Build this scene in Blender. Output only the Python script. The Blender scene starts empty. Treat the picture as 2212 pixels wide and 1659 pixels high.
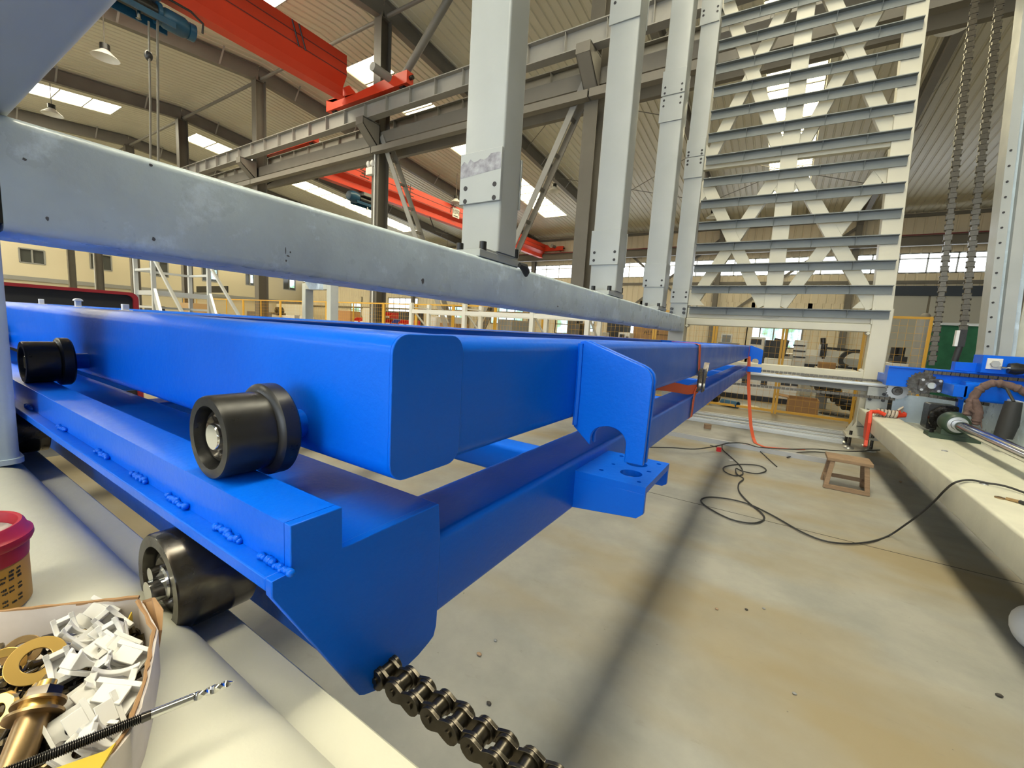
import bpy, bmesh, math, random
from mathutils import Vector, Matrix, Euler
from mathutils.geometry import tessellate_polygon
random.seed(7)
SC = bpy.context.scene
COL = SC.collection
PI = math.pi
R = math.radians

# ------------------------------------------------------------------ camera
W, H, F = 2212, 1659, 910.0
CAM = Vector((0, 0, 1.3))
yaw, pit, rol = R(32.2), R(-7.3), R(3.5)
FW = Vector((-math.sin(yaw) * math.cos(pit), math.cos(yaw) * math.cos(pit), math.sin(pit)))
R0 = Vector((math.cos(yaw), math.sin(yaw), 0))
U0 = R0.cross(FW)
RT = R0 * math.cos(rol) + U0 * math.sin(rol)
UP = RT.cross(FW)
cd = bpy.data.cameras.new('camera')
co = bpy.data.objects.new('camera', cd)
COL.objects.link(co)
co.matrix_world = Matrix(((RT.x, UP.x, -FW.x, CAM.x), (RT.y, UP.y, -FW.y, CAM.y), (RT.z, UP.z, -FW.z, CAM.z), (0, 0, 0, 1)))
cd.sensor_width = 36.0
cd.lens = F / W * 36.0
cd.clip_start = 0.02
cd.clip_end = 400
SC.camera = co


def ray(x, y):
    return RT * ((x - W / 2) / F) - UP * ((y - H / 2) / F) + FW


def on(ax, v, x, y):
    """the point of the plane X/Y/Z = v that the photograph shows at pixel x, y"""
    d = ray(x, y)
    i = 'XYZ'.index(ax)
    return CAM + d * ((v - CAM[i]) / d[i])


# ------------------------------------------------------------------ mesh builder
def rrect(u0, u1, w0, w1, r=0.02, n=4):
    r = min(r, (u1 - u0) / 2 - 1e-4, (w1 - w0) / 2 - 1e-4)
    out = []
    for cu, cw, a0 in ((u1 - r, w1 - r, 0), (u0 + r, w1 - r, 90), (u0 + r, w0 + r, 180), (u1 - r, w0 + r, 270)):
        for k in range(n + 1):
            a = R(a0 + 90 * k / n)
            out.append((cu + r * math.cos(a), cw + r * math.sin(a)))
    return out


def circ(cu, cw, r, n=16):
    return [(cu + r * math.cos(2 * PI * k / n), cw + r * math.sin(2 * PI * k / n)) for k in range(n)]


def frame_of(d):
    d = d.normalized()
    a = Vector((0, 0, 1)) if abs(d.z) < 0.9 else Vector((1, 0, 0))
    u = d.cross(a).normalized()
    return u, d.cross(u).normalized()


class B:
    def __init__(s):
        s.v = []
        s.f = []

    def add(s, vs, fs):
        n = len(s.v)
        s.v += [Vector(p) for p in vs]
        s.f += [tuple(i + n for i in f) for f in fs]
        return s

    @staticmethod
    def _p(ax, u, w, a):
        return (a, u, w) if ax == 'X' else ((u, a, w) if ax == 'Y' else (u, w, a))

    def prism(s, poly, ax, a0, a1):
        n = len(poly)
        vs = [s._p(ax, u, w, a0) for u, w in poly] + [s._p(ax, u, w, a1) for u, w in poly]
        fs = [tuple(range(n)), tuple(range(2 * n - 1, n - 1, -1))]
        fs += [(i, (i + 1) % n, n + (i + 1) % n, n + i) for i in range(n)]
        return s.add(vs, fs)

    def plate(s, outer, holes, ax, a0, a1):
        loops = [outer] + holes
        tri = tessellate_polygon([[Vector((u, w, 0)) for u, w in lp] for lp in loops])
        flat = [p for lp in loops for p in lp]
        n = len(flat)
        vs = [s._p(ax, u, w, a0) for u, w in flat] + [s._p(ax, u, w, a1) for u, w in flat]
        fs = [tuple(t) for t in tri] + [tuple(n + i for i in t[::-1]) for t in tri]
        k = 0
        for lp in loops:
            m = len(lp)
            fs += [(k + i, k + (i + 1) % m, n + k + (i + 1) % m, n + k + i) for i in range(m)]
            k += m
        return s.add(vs, fs)

    def box(s, x0, x1, y0, y1, z0, z1):
        return s.prism([(x0, y0), (x1, y0), (x1, y1), (x0, y1)], 'Z', z0, z1)

    def obox(s, c, size, rot=(0, 0, 0)):
        M = Euler(rot).to_matrix()
        c = Vector(c)
        h = [q / 2 for q in size]
        vs = [c + M @ Vector((sx * h[0], sy * h[1], sz * h[2])) for sx in (-1, 1) for sy in (-1, 1) for sz in (-1, 1)]
        return s.add(vs, [(0, 1, 3, 2), (4, 6, 7, 5), (0, 4, 5, 1), (2, 3, 7, 6), (0, 2, 6, 4), (1, 5, 7, 3)])

    def bar(s, p0, p1, w, h, side=None):
        p0, p1 = Vector(p0), Vector(p1)
        d = (p1 - p0).normalized()
        u = Vector(side) if side else frame_of(d)[0]
        u = (u - d * u.dot(d)).normalized()
        v = d.cross(u).normalized()
        vs = [p + u * (a * w / 2) + v * (b * h / 2) for p in (p0, p1) for a, b in ((-1, -1), (1, -1), (1, 1), (-1, 1))]
        return s.add(vs, [(0, 1, 2, 3), (7, 6, 5, 4), (0, 4, 5, 1), (1, 5, 6, 2), (2, 6, 7, 3), (3, 7, 4, 0)])

    def lathe(s, prof, p0, d, n=32):
        """prof: (distance along d, radius); a radius of 0 closes the end"""
        p0, d = Vector(p0), Vector(d).normalized()
        u, v = frame_of(d)
        rings = []
        vs, fs = [], []
        for a, r in prof:
            if r <= 1e-6:
                rings.append([len(vs)])
                vs.append(p0 + d * a)
            else:
                rings.append(list(range(len(vs), len(vs) + n)))
                vs += [p0 + d * a + (u * math.cos(2 * PI * k / n) + v * math.sin(2 * PI * k / n)) * r for k in range(n)]
        for A, C in zip(rings, rings[1:]):
            if len(A) == 1 and len(C) == 1:
                continue
            for k in range(n):
                k2 = (k + 1) % n
                if len(A) == 1:
                    fs.append((A[0], C[k2], C[k]))
                elif len(C) == 1:
                    fs.append((A[k], A[k2], C[0]))
                else:
                    fs.append((A[k], A[k2], C[k2], C[k]))
        return s.add(vs, fs)

    def cyl(s, p0, p1, r, n=20, r1=None):
        p0, p1 = Vector(p0), Vector(p1)
        L = (p1 - p0).length
        return s.lathe([(0, 0), (0, r), (L, r if r1 is None else r1), (L, 0)], p0, p1 - p0, n)

    def ring(s, p0, p1, ro, ri, n=24):
        p0, p1 = Vector(p0), Vector(p1)
        L = (p1 - p0).length
        return s.lathe([(0, ri), (0, ro), (L, ro), (L, ri), (0, ri)], p0, p1 - p0, n)

    def tube(s, pts, r, n=8):
        pts = [Vector(p) for p in pts]
        m = len(pts)
        vs, fs = [], []
        u = None
        for i, p in enumerate(pts):
            d = (pts[min(i + 1, m - 1)] - pts[max(i - 1, 0)]).normalized()
            if u is None:
                u = frame_of(d)[0]
            u = (u - d * u.dot(d)).normalized()
            v = d.cross(u)
            rr = r[i] if isinstance(r, (list, tuple)) else r
            vs += [p + (u * math.cos(2 * PI * k / n) + v * math.sin(2 * PI * k / n)) * rr for k in range(n)]
        for i in range(m - 1):
            fs += [(i * n + k, i * n + (k + 1) % n, (i + 1) * n + (k + 1) % n, (i + 1) * n + k) for k in range(n)]
        fs += [tuple(range(n - 1, -1, -1)), tuple(range((m - 1) * n, m * n))]
        return s.add(vs, fs)

    def ribbon(s, pts, wdir, w, t):
        """a flat strap: width w along wdir, thickness t"""
        pts = [Vector(p) for p in pts]
        m = len(pts)
        vs, fs = [], []
        for i, p in enumerate(pts):
            d = (pts[min(i + 1, m - 1)] - pts[max(i - 1, 0)]).normalized()
            a = Vector(wdir)
            a = (a - d * a.dot(d)).normalized()
            b = d.cross(a)
            vs += [p + a * (x * w / 2) + b * (y * t / 2) for x, y in ((-1, -1), (1, -1), (1, 1), (-1, 1))]
        for i in range(m - 1):
            fs += [(i * 4 + k, i * 4 + (k + 1) % 4, i * 4 + 4 + (k + 1) % 4, i * 4 + 4 + k) for k in range(4)]
        fs += [(3, 2, 1, 0), tuple(range(4 * m - 4, 4 * m))]
        return s.add(vs, fs)

    def ball(s, c, r, n=10, sq=(1, 1, 1)):
        c = Vector(c)
        k0 = len(s.v)
        s.lathe([(-r * math.cos(PI * i / n), r * math.sin(PI * i / n) if 0 < i < n else 0) for i in range(n + 1)], (0, 0, 0), (0, 0, 1), n * 2)
        for i in range(k0, len(s.v)):
            p = s.v[i]
            s.v[i] = c + Vector((p.x * sq[0], p.y * sq[1], p.z * sq[2]))
        return s

    def ibeam(s, p0, p1, depth, flange, tf=0.02, tw=0.012, up=(0, 0, 1)):
        """top of the beam runs from p0 to p1"""
        p0, p1 = Vector(p0), Vector(p1)
        d = (p1 - p0).normalized()
        side = d.cross(Vector(up)).normalized()
        u = side.cross(d).normalized()
        for a, b, w, h in ((0, tf, flange, tf), (depth - tf, depth, flange, tf), (tf, depth - tf, tw, depth - 2 * tf)):
            o = u * (-(a + b) / 2)
            s.bar(p0 + o, p1 + o, w, h, side)
        return s

    def xform(s, k0, M):
        for i in range(k0, len(s.v)):
            s.v[i] = M @ s.v[i]
        return s


ROOT = {}


def link(name, b, m, L, smooth=True):
    me = bpy.data.meshes.new(name)
    me.from_pydata([p - L for p in b.v], [], b.f)
    bm = bmesh.new()
    bm.from_mesh(me)
    bmesh.ops.recalc_face_normals(bm, faces=bm.faces)
    bm.to_mesh(me)
    bm.free()
    if smooth:
        me.polygons.foreach_set('use_smooth', [True] * len(me.polygons))
        me.set_sharp_from_angle(angle=R(38))
    me.materials.append(m)
    o = bpy.data.objects.new(name, me)
    COL.objects.link(o)
    return o


def tag(o, label, cat, group=None):
    o['label'] = label
    o['category'] = cat
    if group:
        o['group'] = group
    return o


def thing(name, label, cat, loc, group=None):
    o = bpy.data.objects.new(name, None)
    COL.objects.link(o)
    o.empty_display_size = 0.1
    o.location = loc
    ROOT[o.name] = Vector(loc)
    return tag(o, label, cat, group)


def part(parent, name, b, m, label=None, smooth=True, bev=0, kind=None):
    L = ROOT[parent.name]
    o = link(name, b, m, L, smooth)
    o.parent = parent
    ROOT[o.name] = L
    if label:
        o['label'] = label
    if kind:
        o['kind'] = kind
    if bev:
        bevel(o, bev)
    return o


def bevel(o, w, seg=2):
    md = o.modifiers.new('edge', 'BEVEL')
    md.width = w
    md.segments = seg
    md.limit_method = 'ANGLE'
    md.angle_limit = R(40)
    md.harden_normals = False


def solo(name, b, m, label, cat, group=None, smooth=True, bev=0, kind=None):
    lo = Vector([min(p[i] for p in b.v) for i in range(3)])
    hi = Vector([max(p[i] for p in b.v) for i in range(3)])
    L = Vector(((lo.x + hi.x) / 2, (lo.y + hi.y) / 2, lo.z))
    o = link(name, b, m, L, smooth)
    o.location = L
    ROOT[o.name] = L
    if kind:
        o['kind'] = kind
    if bev:
        bevel(o, bev)
    return tag(o, label, cat, group)


def shell(name, b, m, smooth=False):
    o = link(name, b, m, Vector((0, 0, 0)), smooth)
    o['kind'] = 'structure'
    return o


def dup(root, loc, label, group=None, rot=None):
    r = root.copy()
    COL.objects.link(r)
    r.location = loc
    if rot:
        r.rotation_euler = rot
    r['label'] = label
    if group:
        r['group'] = group
    for ch in list(root.children):
        c = ch.copy()
        COL.objects.link(c)
        c.parent = r
        for g in list(ch.children):
            d = g.copy()
            COL.objects.link(d)
            d.parent = c
    return r


def text(parent, name, body, size, m, loc, rot, extrude=0.001, label=None):
    cu = bpy.data.curves.new(name, 'FONT')
    cu.body = body
    cu.size = size
    cu.extrude = extrude
    cu.align_x = 'CENTER'
    cu.align_y = 'CENTER'
    cu.materials.append(m)
    tmp = bpy.data.objects.new(name, cu)
    COL.objects.link(tmp)
    me = bpy.data.meshes.new_from_object(tmp.evaluated_get(bpy.context.evaluated_depsgraph_get()))
    bpy.data.objects.remove(tmp)
    if not me.materials:
        me.materials.append(m)
    o = bpy.data.objects.new(name, me)
    COL.objects.link(o)
    o.parent = parent
    o.location = Vector(loc) - ROOT[parent.name]
    o.rotation_euler = rot
    ROOT[o.name] = ROOT[parent.name]
    if label:
        o['label'] = label
    return o


# ------------------------------------------------------------------ materials
def mat(name, c, rough=0.5, metal=0.0, var=None, vs=4.0, vfac=0.5, bump=0.0, bs=60.0, coat=0.0, spec=None, wear=None, ws=3.0, wt=0.62, rvar=0.0, stretch=None):
    """c: linear base colour; var: second colour mixed in by large noise; wear: third colour in hard-edged patches"""
    m = bpy.data.materials.new(name)
    m.use_nodes = True
    nt = m.node_tree
    p = nt.nodes['Principled BSDF']
    p.inputs['Roughness'].default_value = rough
    p.inputs['Metallic'].default_value = metal
    if coat:
        p.inputs['Coat Weight'].default_value = coat
        p.inputs['Coat Roughness'].default_value = 0.12
    if spec is not None:
        p.inputs['Specular IOR Level'].default_value = spec
    p.inputs['Base Color'].default_value = (*c, 1)
    N = nt.nodes.new
    tc = N('ShaderNodeNewGeometry').outputs['Position']
    if stretch:
        mp = N('ShaderNodeMapping')
        mp.inputs['Scale'].default_value = stretch
        nt.links.new(tc, mp.inputs['Vector'])
        tc = mp.outputs['Vector']

    def noise(scale, det=4.0, rg=0.55):
        n = N('ShaderNodeTexNoise')
        n.inputs['Scale'].default_value = scale
        n.inputs['Detail'].default_value = det
        n.inputs['Roughness'].default_value = rg
        nt.links.new(tc, n.inputs['Vector'])
        return n.outputs['Fac']

    def ramp(src, a, b):
        r = N('ShaderNodeMapRange')
        r.inputs['From Min'].default_value = a
        r.inputs['From Max'].default_value = b
        nt.links.new(src, r.inputs['Value'])
        return r.outputs['Result']

    col = None
    if var:
        mx = N('ShaderNodeMix')
        mx.data_type = 'RGBA'
        mx.inputs['A'].default_value = (*c, 1)
        mx.inputs['B'].default_value = (*var, 1)
        nt.links.new(ramp(noise(vs), 0.5 - vfac / 2, 0.5 + vfac / 2), mx.inputs['Factor'])
        col = mx.outputs['Result']
    if wear:
        mx = N('ShaderNodeMix')
        mx.data_type = 'RGBA'
        if col:
            nt.links.new(col, mx.inputs['A'])
        else:
            mx.inputs['A'].default_value = (*c, 1)
        mx.inputs['B'].default_value = (*wear, 1)
        nt.links.new(ramp(noise(ws, 8.0, 0.7), wt, wt + 0.08), mx.inputs['Factor'])
        col = mx.outputs['Result']
    if col:
        nt.links.new(col, p.inputs['Base Color'])
    if rvar:
        r = N('ShaderNodeMapRange')
        r.inputs['From Min'].default_value = 0.3
        r.inputs['From Max'].default_value = 0.7
        r.inputs['To Min'].default_value = max(0.02, rough - rvar)
        r.inputs['To Max'].default_value = rough + rvar
        nt.links.new(noise(vs * 1.7), r.inputs['Value'])
        nt.links.new(r.outputs['Result'], p.inputs['Roughness'])
    if bump:
        bp = N('ShaderNodeBump')
        bp.inputs['Strength'].default_value = bump
        bp.inputs['Distance'].default_value = 0.01
        nt.links.new(noise(bs), bp.inputs['Height'])
        nt.links.new(bp.outputs['Normal'], p.inputs['Normal'])
    return m


def glow(name, c, s):
    m = bpy.data.materials.new(name)
    m.use_nodes = True
    p = m.node_tree.nodes['Principled BSDF']
    p.inputs['Base Color'].default_value = (*c, 1)
    p.inputs['Emission Color'].default_value = (*c, 1)
    p.inputs['Emission Strength'].default_value = s
    p.inputs['Roughness'].default_value = 0.4
    return m


BLUE = mat('blue_enamel', (0.0002, 0.118, 0.70), 0.34, var=(0.0002, 0.104, 0.64), vs=3, coat=0.05, spec=0.18, bump=0.06, bs=90, rvar=0.06)
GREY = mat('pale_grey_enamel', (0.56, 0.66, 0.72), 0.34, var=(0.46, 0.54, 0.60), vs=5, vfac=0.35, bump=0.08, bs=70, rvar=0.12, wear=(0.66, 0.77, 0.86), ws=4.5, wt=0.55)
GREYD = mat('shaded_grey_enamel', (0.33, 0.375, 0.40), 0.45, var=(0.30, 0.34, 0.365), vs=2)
RUNGM = mat('grey_primed_angle', (0.165, 0.182, 0.180), 0.45, var=(0.14, 0.155, 0.153), vs=3)
LATT = mat('ivory_lattice_enamel', (0.57, 0.54, 0.435), 0.40, var=(0.51, 0.485, 0.39), vs=3)
POST = mat('white_grey_enamel', (0.385, 0.40, 0.385), 0.38, var=(0.34, 0.355, 0.34), vs=3, bump=0.05, bs=50, rvar=0.08)
CREAM = mat('cream_grey_enamel', (0.62, 0.61, 0.495), 0.42, var=(0.54, 0.535, 0.44), vs=6, vfac=0.4, bump=0.06, bs=60, wear=(0.44, 0.44, 0.37), ws=9, wt=0.66)
STAIN = mat('bare_scorched_steel', (0.16, 0.15, 0.17), 0.5, 0.3, var=(0.38, 0.38, 0.40), vs=18, vfac=0.3)
STEEL_D = mat('brown_grey_structural_steel', (0.17, 0.155, 0.128), 0.55, var=(0.14, 0.128, 0.107), vs=2)
COLM = mat('brown_column_steel', (0.108, 0.096, 0.076), 0.5, var=(0.09, 0.08, 0.064), vs=2)
STEEL_G = mat('grey_girder_steel', (0.28, 0.27, 0.245), 0.5, var=(0.23, 0.22, 0.20), vs=2)
ROOFM = mat('corrugated_white_sheet', (0.60, 0.57, 0.45), 0.38, var=(0.54, 0.51, 0.40), vs=0.6, spec=0.6)
WALLM = mat('cream_wall_panel', (0.74, 0.65, 0.48), 0.55, var=(0.67, 0.59, 0.435), vs=0.5)
PLASTER = mat('cream_painted_plaster', (0.52, 0.465, 0.335), 0.8, var=(0.48, 0.43, 0.31), vs=0.3)
CRANE = mat('orange_red_crane_paint', (0.66, 0.046, 0.012), 0.45, var=(0.56, 0.040, 0.011), vs=1)
YELLOW = mat('yellow_fence_paint', (0.62, 0.34, 0.03), 0.45)
BLACK = mat('black_oxide_steel', (0.012, 0.012, 0.012), 0.34, 0.2, var=(0.02, 0.019, 0.017), vs=30, rvar=0.08)
STEELDK = mat('oily_dark_steel', (0.11, 0.105, 0.10), 0.22, 0.9, var=(0.06, 0.05, 0.042), vs=22, vfac=0.25, rvar=0.1)
CHROME = mat('polished_steel', (0.62, 0.62, 0.62), 0.12, 1.0)
ZINC = mat('zinc_steel', (0.42, 0.42, 0.41), 0.35, 0.85)
CHAIN = mat('oiled_chain_steel', (0.13, 0.115, 0.09), 0.30, 0.95, var=(0.08, 0.07, 0.055), vs=60)
ALU = mat('aluminium_rail', (0.62, 0.63, 0.62), 0.35, 0.6)
RED = mat('red_plastic', (0.45, 0.012, 0.03), 0.4, var=(0.30, 0.010, 0.02), vs=25)
REDBIN = mat('red_bin_plastic', (0.55, 0.015, 0.02), 0.4)
ORANGE = mat('orange_web_strap', (0.60, 0.10, 0.035), 0.8)
WHITEM = mat('white_machine_paint', (0.68, 0.66, 0.60), 0.4)
DARK = mat('dark_machine_plastic', (0.015, 0.015, 0.016), 0.4)
GREYM = mat('mid_grey_machine_paint', (0.22, 0.22, 0.21), 0.5)
CARD = mat('brown_cardboard', (0.35, 0.20, 0.09), 0.85, var=(0.30, 0.17, 0.075), vs=6)
CARDW = mat('white_lined_card', (0.66, 0.60, 0.55), 0.85, var=(0.58, 0.52, 0.47), vs=40)
NYLON = mat('white_nylon', (0.66, 0.645, 0.61), 0.35)
NYLON.node_tree.nodes['Principled BSDF'].inputs['Subsurface Weight'].default_value = 0.15
NYLON.node_tree.nodes['Principled BSDF'].inputs['Subsurface Radius'].default_value = (0.01, 0.01, 0.01)
BRASS = mat('yellow_zinc_plate', (0.72, 0.47, 0.14), 0.28, 0.9)
BRONZE = mat('bronze_zinc_bolt', (0.40, 0.27, 0.13), 0.34, 0.9, var=(0.28, 0.19, 0.10), vs=120)
WOOD = mat('worn_wood', (0.30, 0.20, 0.12), 0.75, var=(0.22, 0.14, 0.08), vs=14, stretch=(1, 1, 6))
RUBBER = mat('black_cable_rubber', (0.02, 0.02, 0.02), 0.6)
YLABEL = mat('mustard_label', (0.48, 0.25, 0.03), 0.5)
YCARD = mat('yellow_printed_card', (0.55, 0.38, 0.03), 0.6)
INK = mat('dark_ink', (0.03, 0.025, 0.02), 0.7)
GREEN = mat('dark_green_net', (0.01, 0.09, 0.045), 0.8, var=(0.02, 0.14, 0.07), vs=6)
LEAF = mat('machine_green_paint', (0.03, 0.055, 0.035), 0.4)
ROPE = mat('grubby_cotton_rope', (0.40, 0.34, 0.28), 0.9)
LEATHER = mat('worn_brown_cloth', (0.16, 0.10, 0.085), 0.85, var=(0.07, 0.045, 0.04), vs=25)
REDBROWN = mat('red_crane_rail_paint', (0.16, 0.03, 0.03), 0.5)
LAMPW = mat('lamp_shade_white', (0.75, 0.75, 0.72), 0.5)
# ------------------------------------------------------------------ the hall
def floor_mat():
    m = bpy.data.materials.new('dusty_concrete')
    m.use_nodes = True
    nt = m.node_tree
    N = nt.nodes.new
    p = nt.nodes['Principled BSDF']
    pos = N('ShaderNodeNewGeometry').outputs['Position']

    def noise(sc, det, rg, stretch=None):
        n = N('ShaderNodeTexNoise')
        n.inputs['Scale'].default_value = sc
        n.inputs['Detail'].default_value = det
        n.inputs['Roughness'].default_value = rg
        src = pos
        if stretch:
            mp = N('ShaderNodeMapping')
            mp.inputs['Scale'].default_value = stretch
            nt.links.new(pos, mp.inputs['Vector'])
            src = mp.outputs['Vector']
        nt.links.new(src, n.inputs['Vector'])
        return n.outputs['Fac']

    def rng(src, a, b, c=0, d=1):
        r = N('ShaderNodeMapRange')
        r.inputs['From Min'].default_value = a
        r.inputs['From Max'].default_value = b
        r.inputs['To Min'].default_value = c
        r.inputs['To Max'].default_value = d
        nt.links.new(src, r.inputs['Value'])
        return r.outputs['Result']

    def mix(f, a, b):
        x = N('ShaderNodeMix')
        x.data_type = 'RGBA'
        nt.links.new(f, x.inputs['Factor'])
        for k, q in (('A', a), ('B', b)):
            if isinstance(q, tuple):
                x.inputs[k].default_value = (*q, 1)
            else:
                nt.links.new(q, x.inputs[k])
        return x.outputs['Result']

    c = mix(rng(noise(2.2, 8, 0.65), 0.38, 0.64), (0.315, 0.306, 0.27), (0.24, 0.238, 0.218))
    c = mix(rng(noise(0.55, 4, 0.55, (0.6, 1.5, 1)), 0.46, 0.60, 0, 0.85), c, (0.262, 0.208, 0.118))
    c = mix(rng(noise(9, 8, 0.7, (1, 2.5, 1)), 0.60, 0.74, 0, 0.35), c, (0.18, 0.165, 0.135))
    c = mix(rng(noise(38, 3, 0.5), 0.745, 0.77, 0, 0.7), c, (0.12, 0.105, 0.09))
    nt.links.new(c, p.inputs['Base Color'])
    nt.links.new(rng(noise(3, 5, 0.6), 0.3, 0.7, 0.42, 0.62), p.inputs['Roughness'])
    p.inputs['Specular IOR Level'].default_value = 0.35
    return m


FX0, FX1, FY0, FY1 = -56.0, 22.0, -14.0, 34.0
shell('floor', B().box(FX0, FX1, FY0, FY1, -0.2, 0), floor_mat())
# floor joints (saw cuts)
for k, (a, b) in enumerate((((1480, 1082), (2212, 1262)),)):
    p0, p1 = on('Z', 0.0005, *a), on('Z', 0.0005, *b)
    d = (p1 - p0)
    o = shell('floor_joint', B().bar(p0 - d * 0.2, p1 + d * 0.6, 0.006, 0.001, Vector((-d.y, d.x, 0))), INK)


def roof_z(y):
    return 11.5 - 0.10 * (10 - y) if y < 10 else 11.5 - 0.085 * (y - 10)


def corrugated(along, a0, a1, pitch, hgt, frac=0.30):
    """cross profile of a trapezoidal sheet from a0 to a1: (a, height)"""
    out = []
    a = a0
    while a < a1 - 1e-6:
        w = pitch
        out += [(a, 0), (a + w * frac * .6, 0), (a + w * frac, hgt), (a + w * (1 - .0 - frac * .4), hgt), (a + w * (1 - 0.001), 0)]
        a += pitch
    out.append((a1, 0))
    return out


def sheet_roof(b, x0, x1, y0, y1):
    prof = corrugated('X', x0, x1, 0.30, -0.035, 0.22)
    ys = [y0, y1]
    n = len(prof)
    vs = []
    for y in ys:
        vs += [(x, y, roof_z(y) + 0.04 + h) for x, h in prof]
    for y in ys:
        vs += [(x, y, roof_z(y) + 0.12) for x, h in prof]
    fs = []
    for i in range(n - 1):
        fs.append((i, i + 1, n + i + 1, n + i))
        fs.append((2 * n + i, 3 * n + i, 3 * n + i + 1, 2 * n + i + 1))
    b.add(vs, fs)


SKY = [(-54.5, -52.7), (-46.2, -44.4), (-31.6, -29.8), (-16.3, -14.5), (-1.7, 0.15)]  # the first two strips are added to brighten the left end wall
SKN, SKF = (-10.5, 8.4), (11.6, 29.2)
b = B()
edges = [FX0]
for a, c in SKY:
    sheet_roof(b, edges[-1], a, FY0, 10)
    sheet_roof(b, edges[-1], a, 10, FY1)
    edges.append(c)
    for y0, y1 in ((FY0, SKN[0]), (SKN[1], 10), (10, SKF[0]), (SKF[1], FY1)):
        sheet_roof(b, a, c, y0, y1)
sheet_roof(b, edges[-1], FX1, FY0, 10)
sheet_roof(b, edges[-1], FX1, 10, FY1)
ceiling = shell('ceiling', b, ROOFM)

SKYM = glow('sunlit_translucent_sheet', (1.0, 0.93, 0.70), 15.5)
SKYF = glow('sunlit_yellowed_sheet', (1.0, 0.89, 0.56), 8.0)
for k, (a, c) in enumerate(SKY):
    for j, (y0, y1) in enumerate((SKN, SKF)):
        bb = B()
        n = int((y1 - y0) / 1.05)
        for i in range(n):
            ya, yb = y0 + (y1 - y0) * i / n + 0.03, y0 + (y1 - y0) * (i + 1) / n - 0.03
            bb.add([(a, ya, roof_z(ya) + .045), (c, ya, roof_z(ya) + .045), (c, yb, roof_z(yb) + .045), (a, yb, roof_z(yb) + .045),
                    (a, ya, roof_z(ya) + .055), (c, ya, roof_z(ya) + .055), (c, yb, roof_z(yb) + .055), (a, yb, roof_z(yb) + .055)],
                   [(0, 1, 2, 3), (7, 6, 5, 4), (0, 4, 5, 1), (1, 5, 6, 2), (2, 6, 7, 3), (3, 7, 4, 0)])
        s = shell('window_%d' % (51 + 2 * k + j), bb, SKYF if j else SKYM)
        s['label'] = 'strip of sunlit translucent roof sheets between two rafters'
        fr = B()
        for i in range(n + 1):
            yy = y0 + (y1 - y0) * i / n
            fr.bar((a, yy, roof_z(yy) + .04), (c, yy, roof_z(yy) + .04), 0.07 if j else 0.05, 0.05, (0, 1, 0))
        f = link('window_frame', fr, STEEL_G, Vector((0, 0, 0)), False)
        f.parent = s

# far wall: corrugated panels above and below a window strip
WY = 34.0


def sheet_wall(b, x0, x1, z0, z1, y):
    prof = corrugated('X', x0, x1, 0.45, -0.03, 0.2)
    n = len(prof)
    vs = [(x, y + h, z) for z in (z0, z1) for x, h in prof] + [(x, y + 0.1, z) for z in (z0, z1) for x, h in prof]
    fs = []
    for i in range(n - 1):
        fs.append((i, i + 1, n + i + 1, n + i))
        fs.append((2 * n + i, 3 * n + i, 3 * n + i + 1, 2 * n + i + 1))
    b.add(vs, fs)


b = B()
ZS0, ZS1 = 6.05, 7.15          # window strip
sheet_wall(b, FX0, FX1, ZS1, 9.5, WY)
sheet_wall(b, FX0, FX1, 4.2, ZS0, WY)
WIN = []                        # ground windows (x0,x1,z0,z1) cut between sheets


def wpx(x0, x1, y0, y1):
    p, q = on('Y', WY, x0, (y0 + y1) / 2), on('Y', WY, x1, (y0 + y1) / 2)
    t, u = on('Y', WY, (x0 + x1) / 2, y0), on('Y', WY, (x0 + x1) / 2, y1)
    return (p.x, q.x, max(u.z, 0.0), t.z)


lows = [('glazed', wpx(1612, 1732, 700, 750)), ('door', wpx(1345, 1372, 690, 790)), ('glazed', wpx(945, 1000, 662, 700)), ('glazed', wpx(1060, 1130, 664, 700)), ('door', wpx(838, 902, 630, 720)), ('glazed', wpx(1200, 1228, 676, 720)), ('glazed', wpx(758, 780, 655, 682)), ('glazed', wpx(1262, 1282, 690, 725))]
lows.sort(key=lambda q: q[1][0])
x = FX0
for kind, (x0, x1, z0, z1) in lows:
    z1 = min(z1, 4.1) if kind == 'glazed' or x1 - x0 > 3 else 2.74
    sheet_wall(b, x, x0, 0, 4.2, WY)
    if z0 > 0.05 and kind == 'glazed':
        sheet_wall(b, x0, x1, 0, z0, WY)
    sheet_wall(b, x0, x1, z1, 4.2, WY)
    WIN.append((kind, x0, x1, z0 if kind == 'glazed' else 0.0, z1))
    x = x1
sheet_wall(b, x, FX1, 0, 4.2, WY)
shell('wall_back', b, WALLM)


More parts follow.
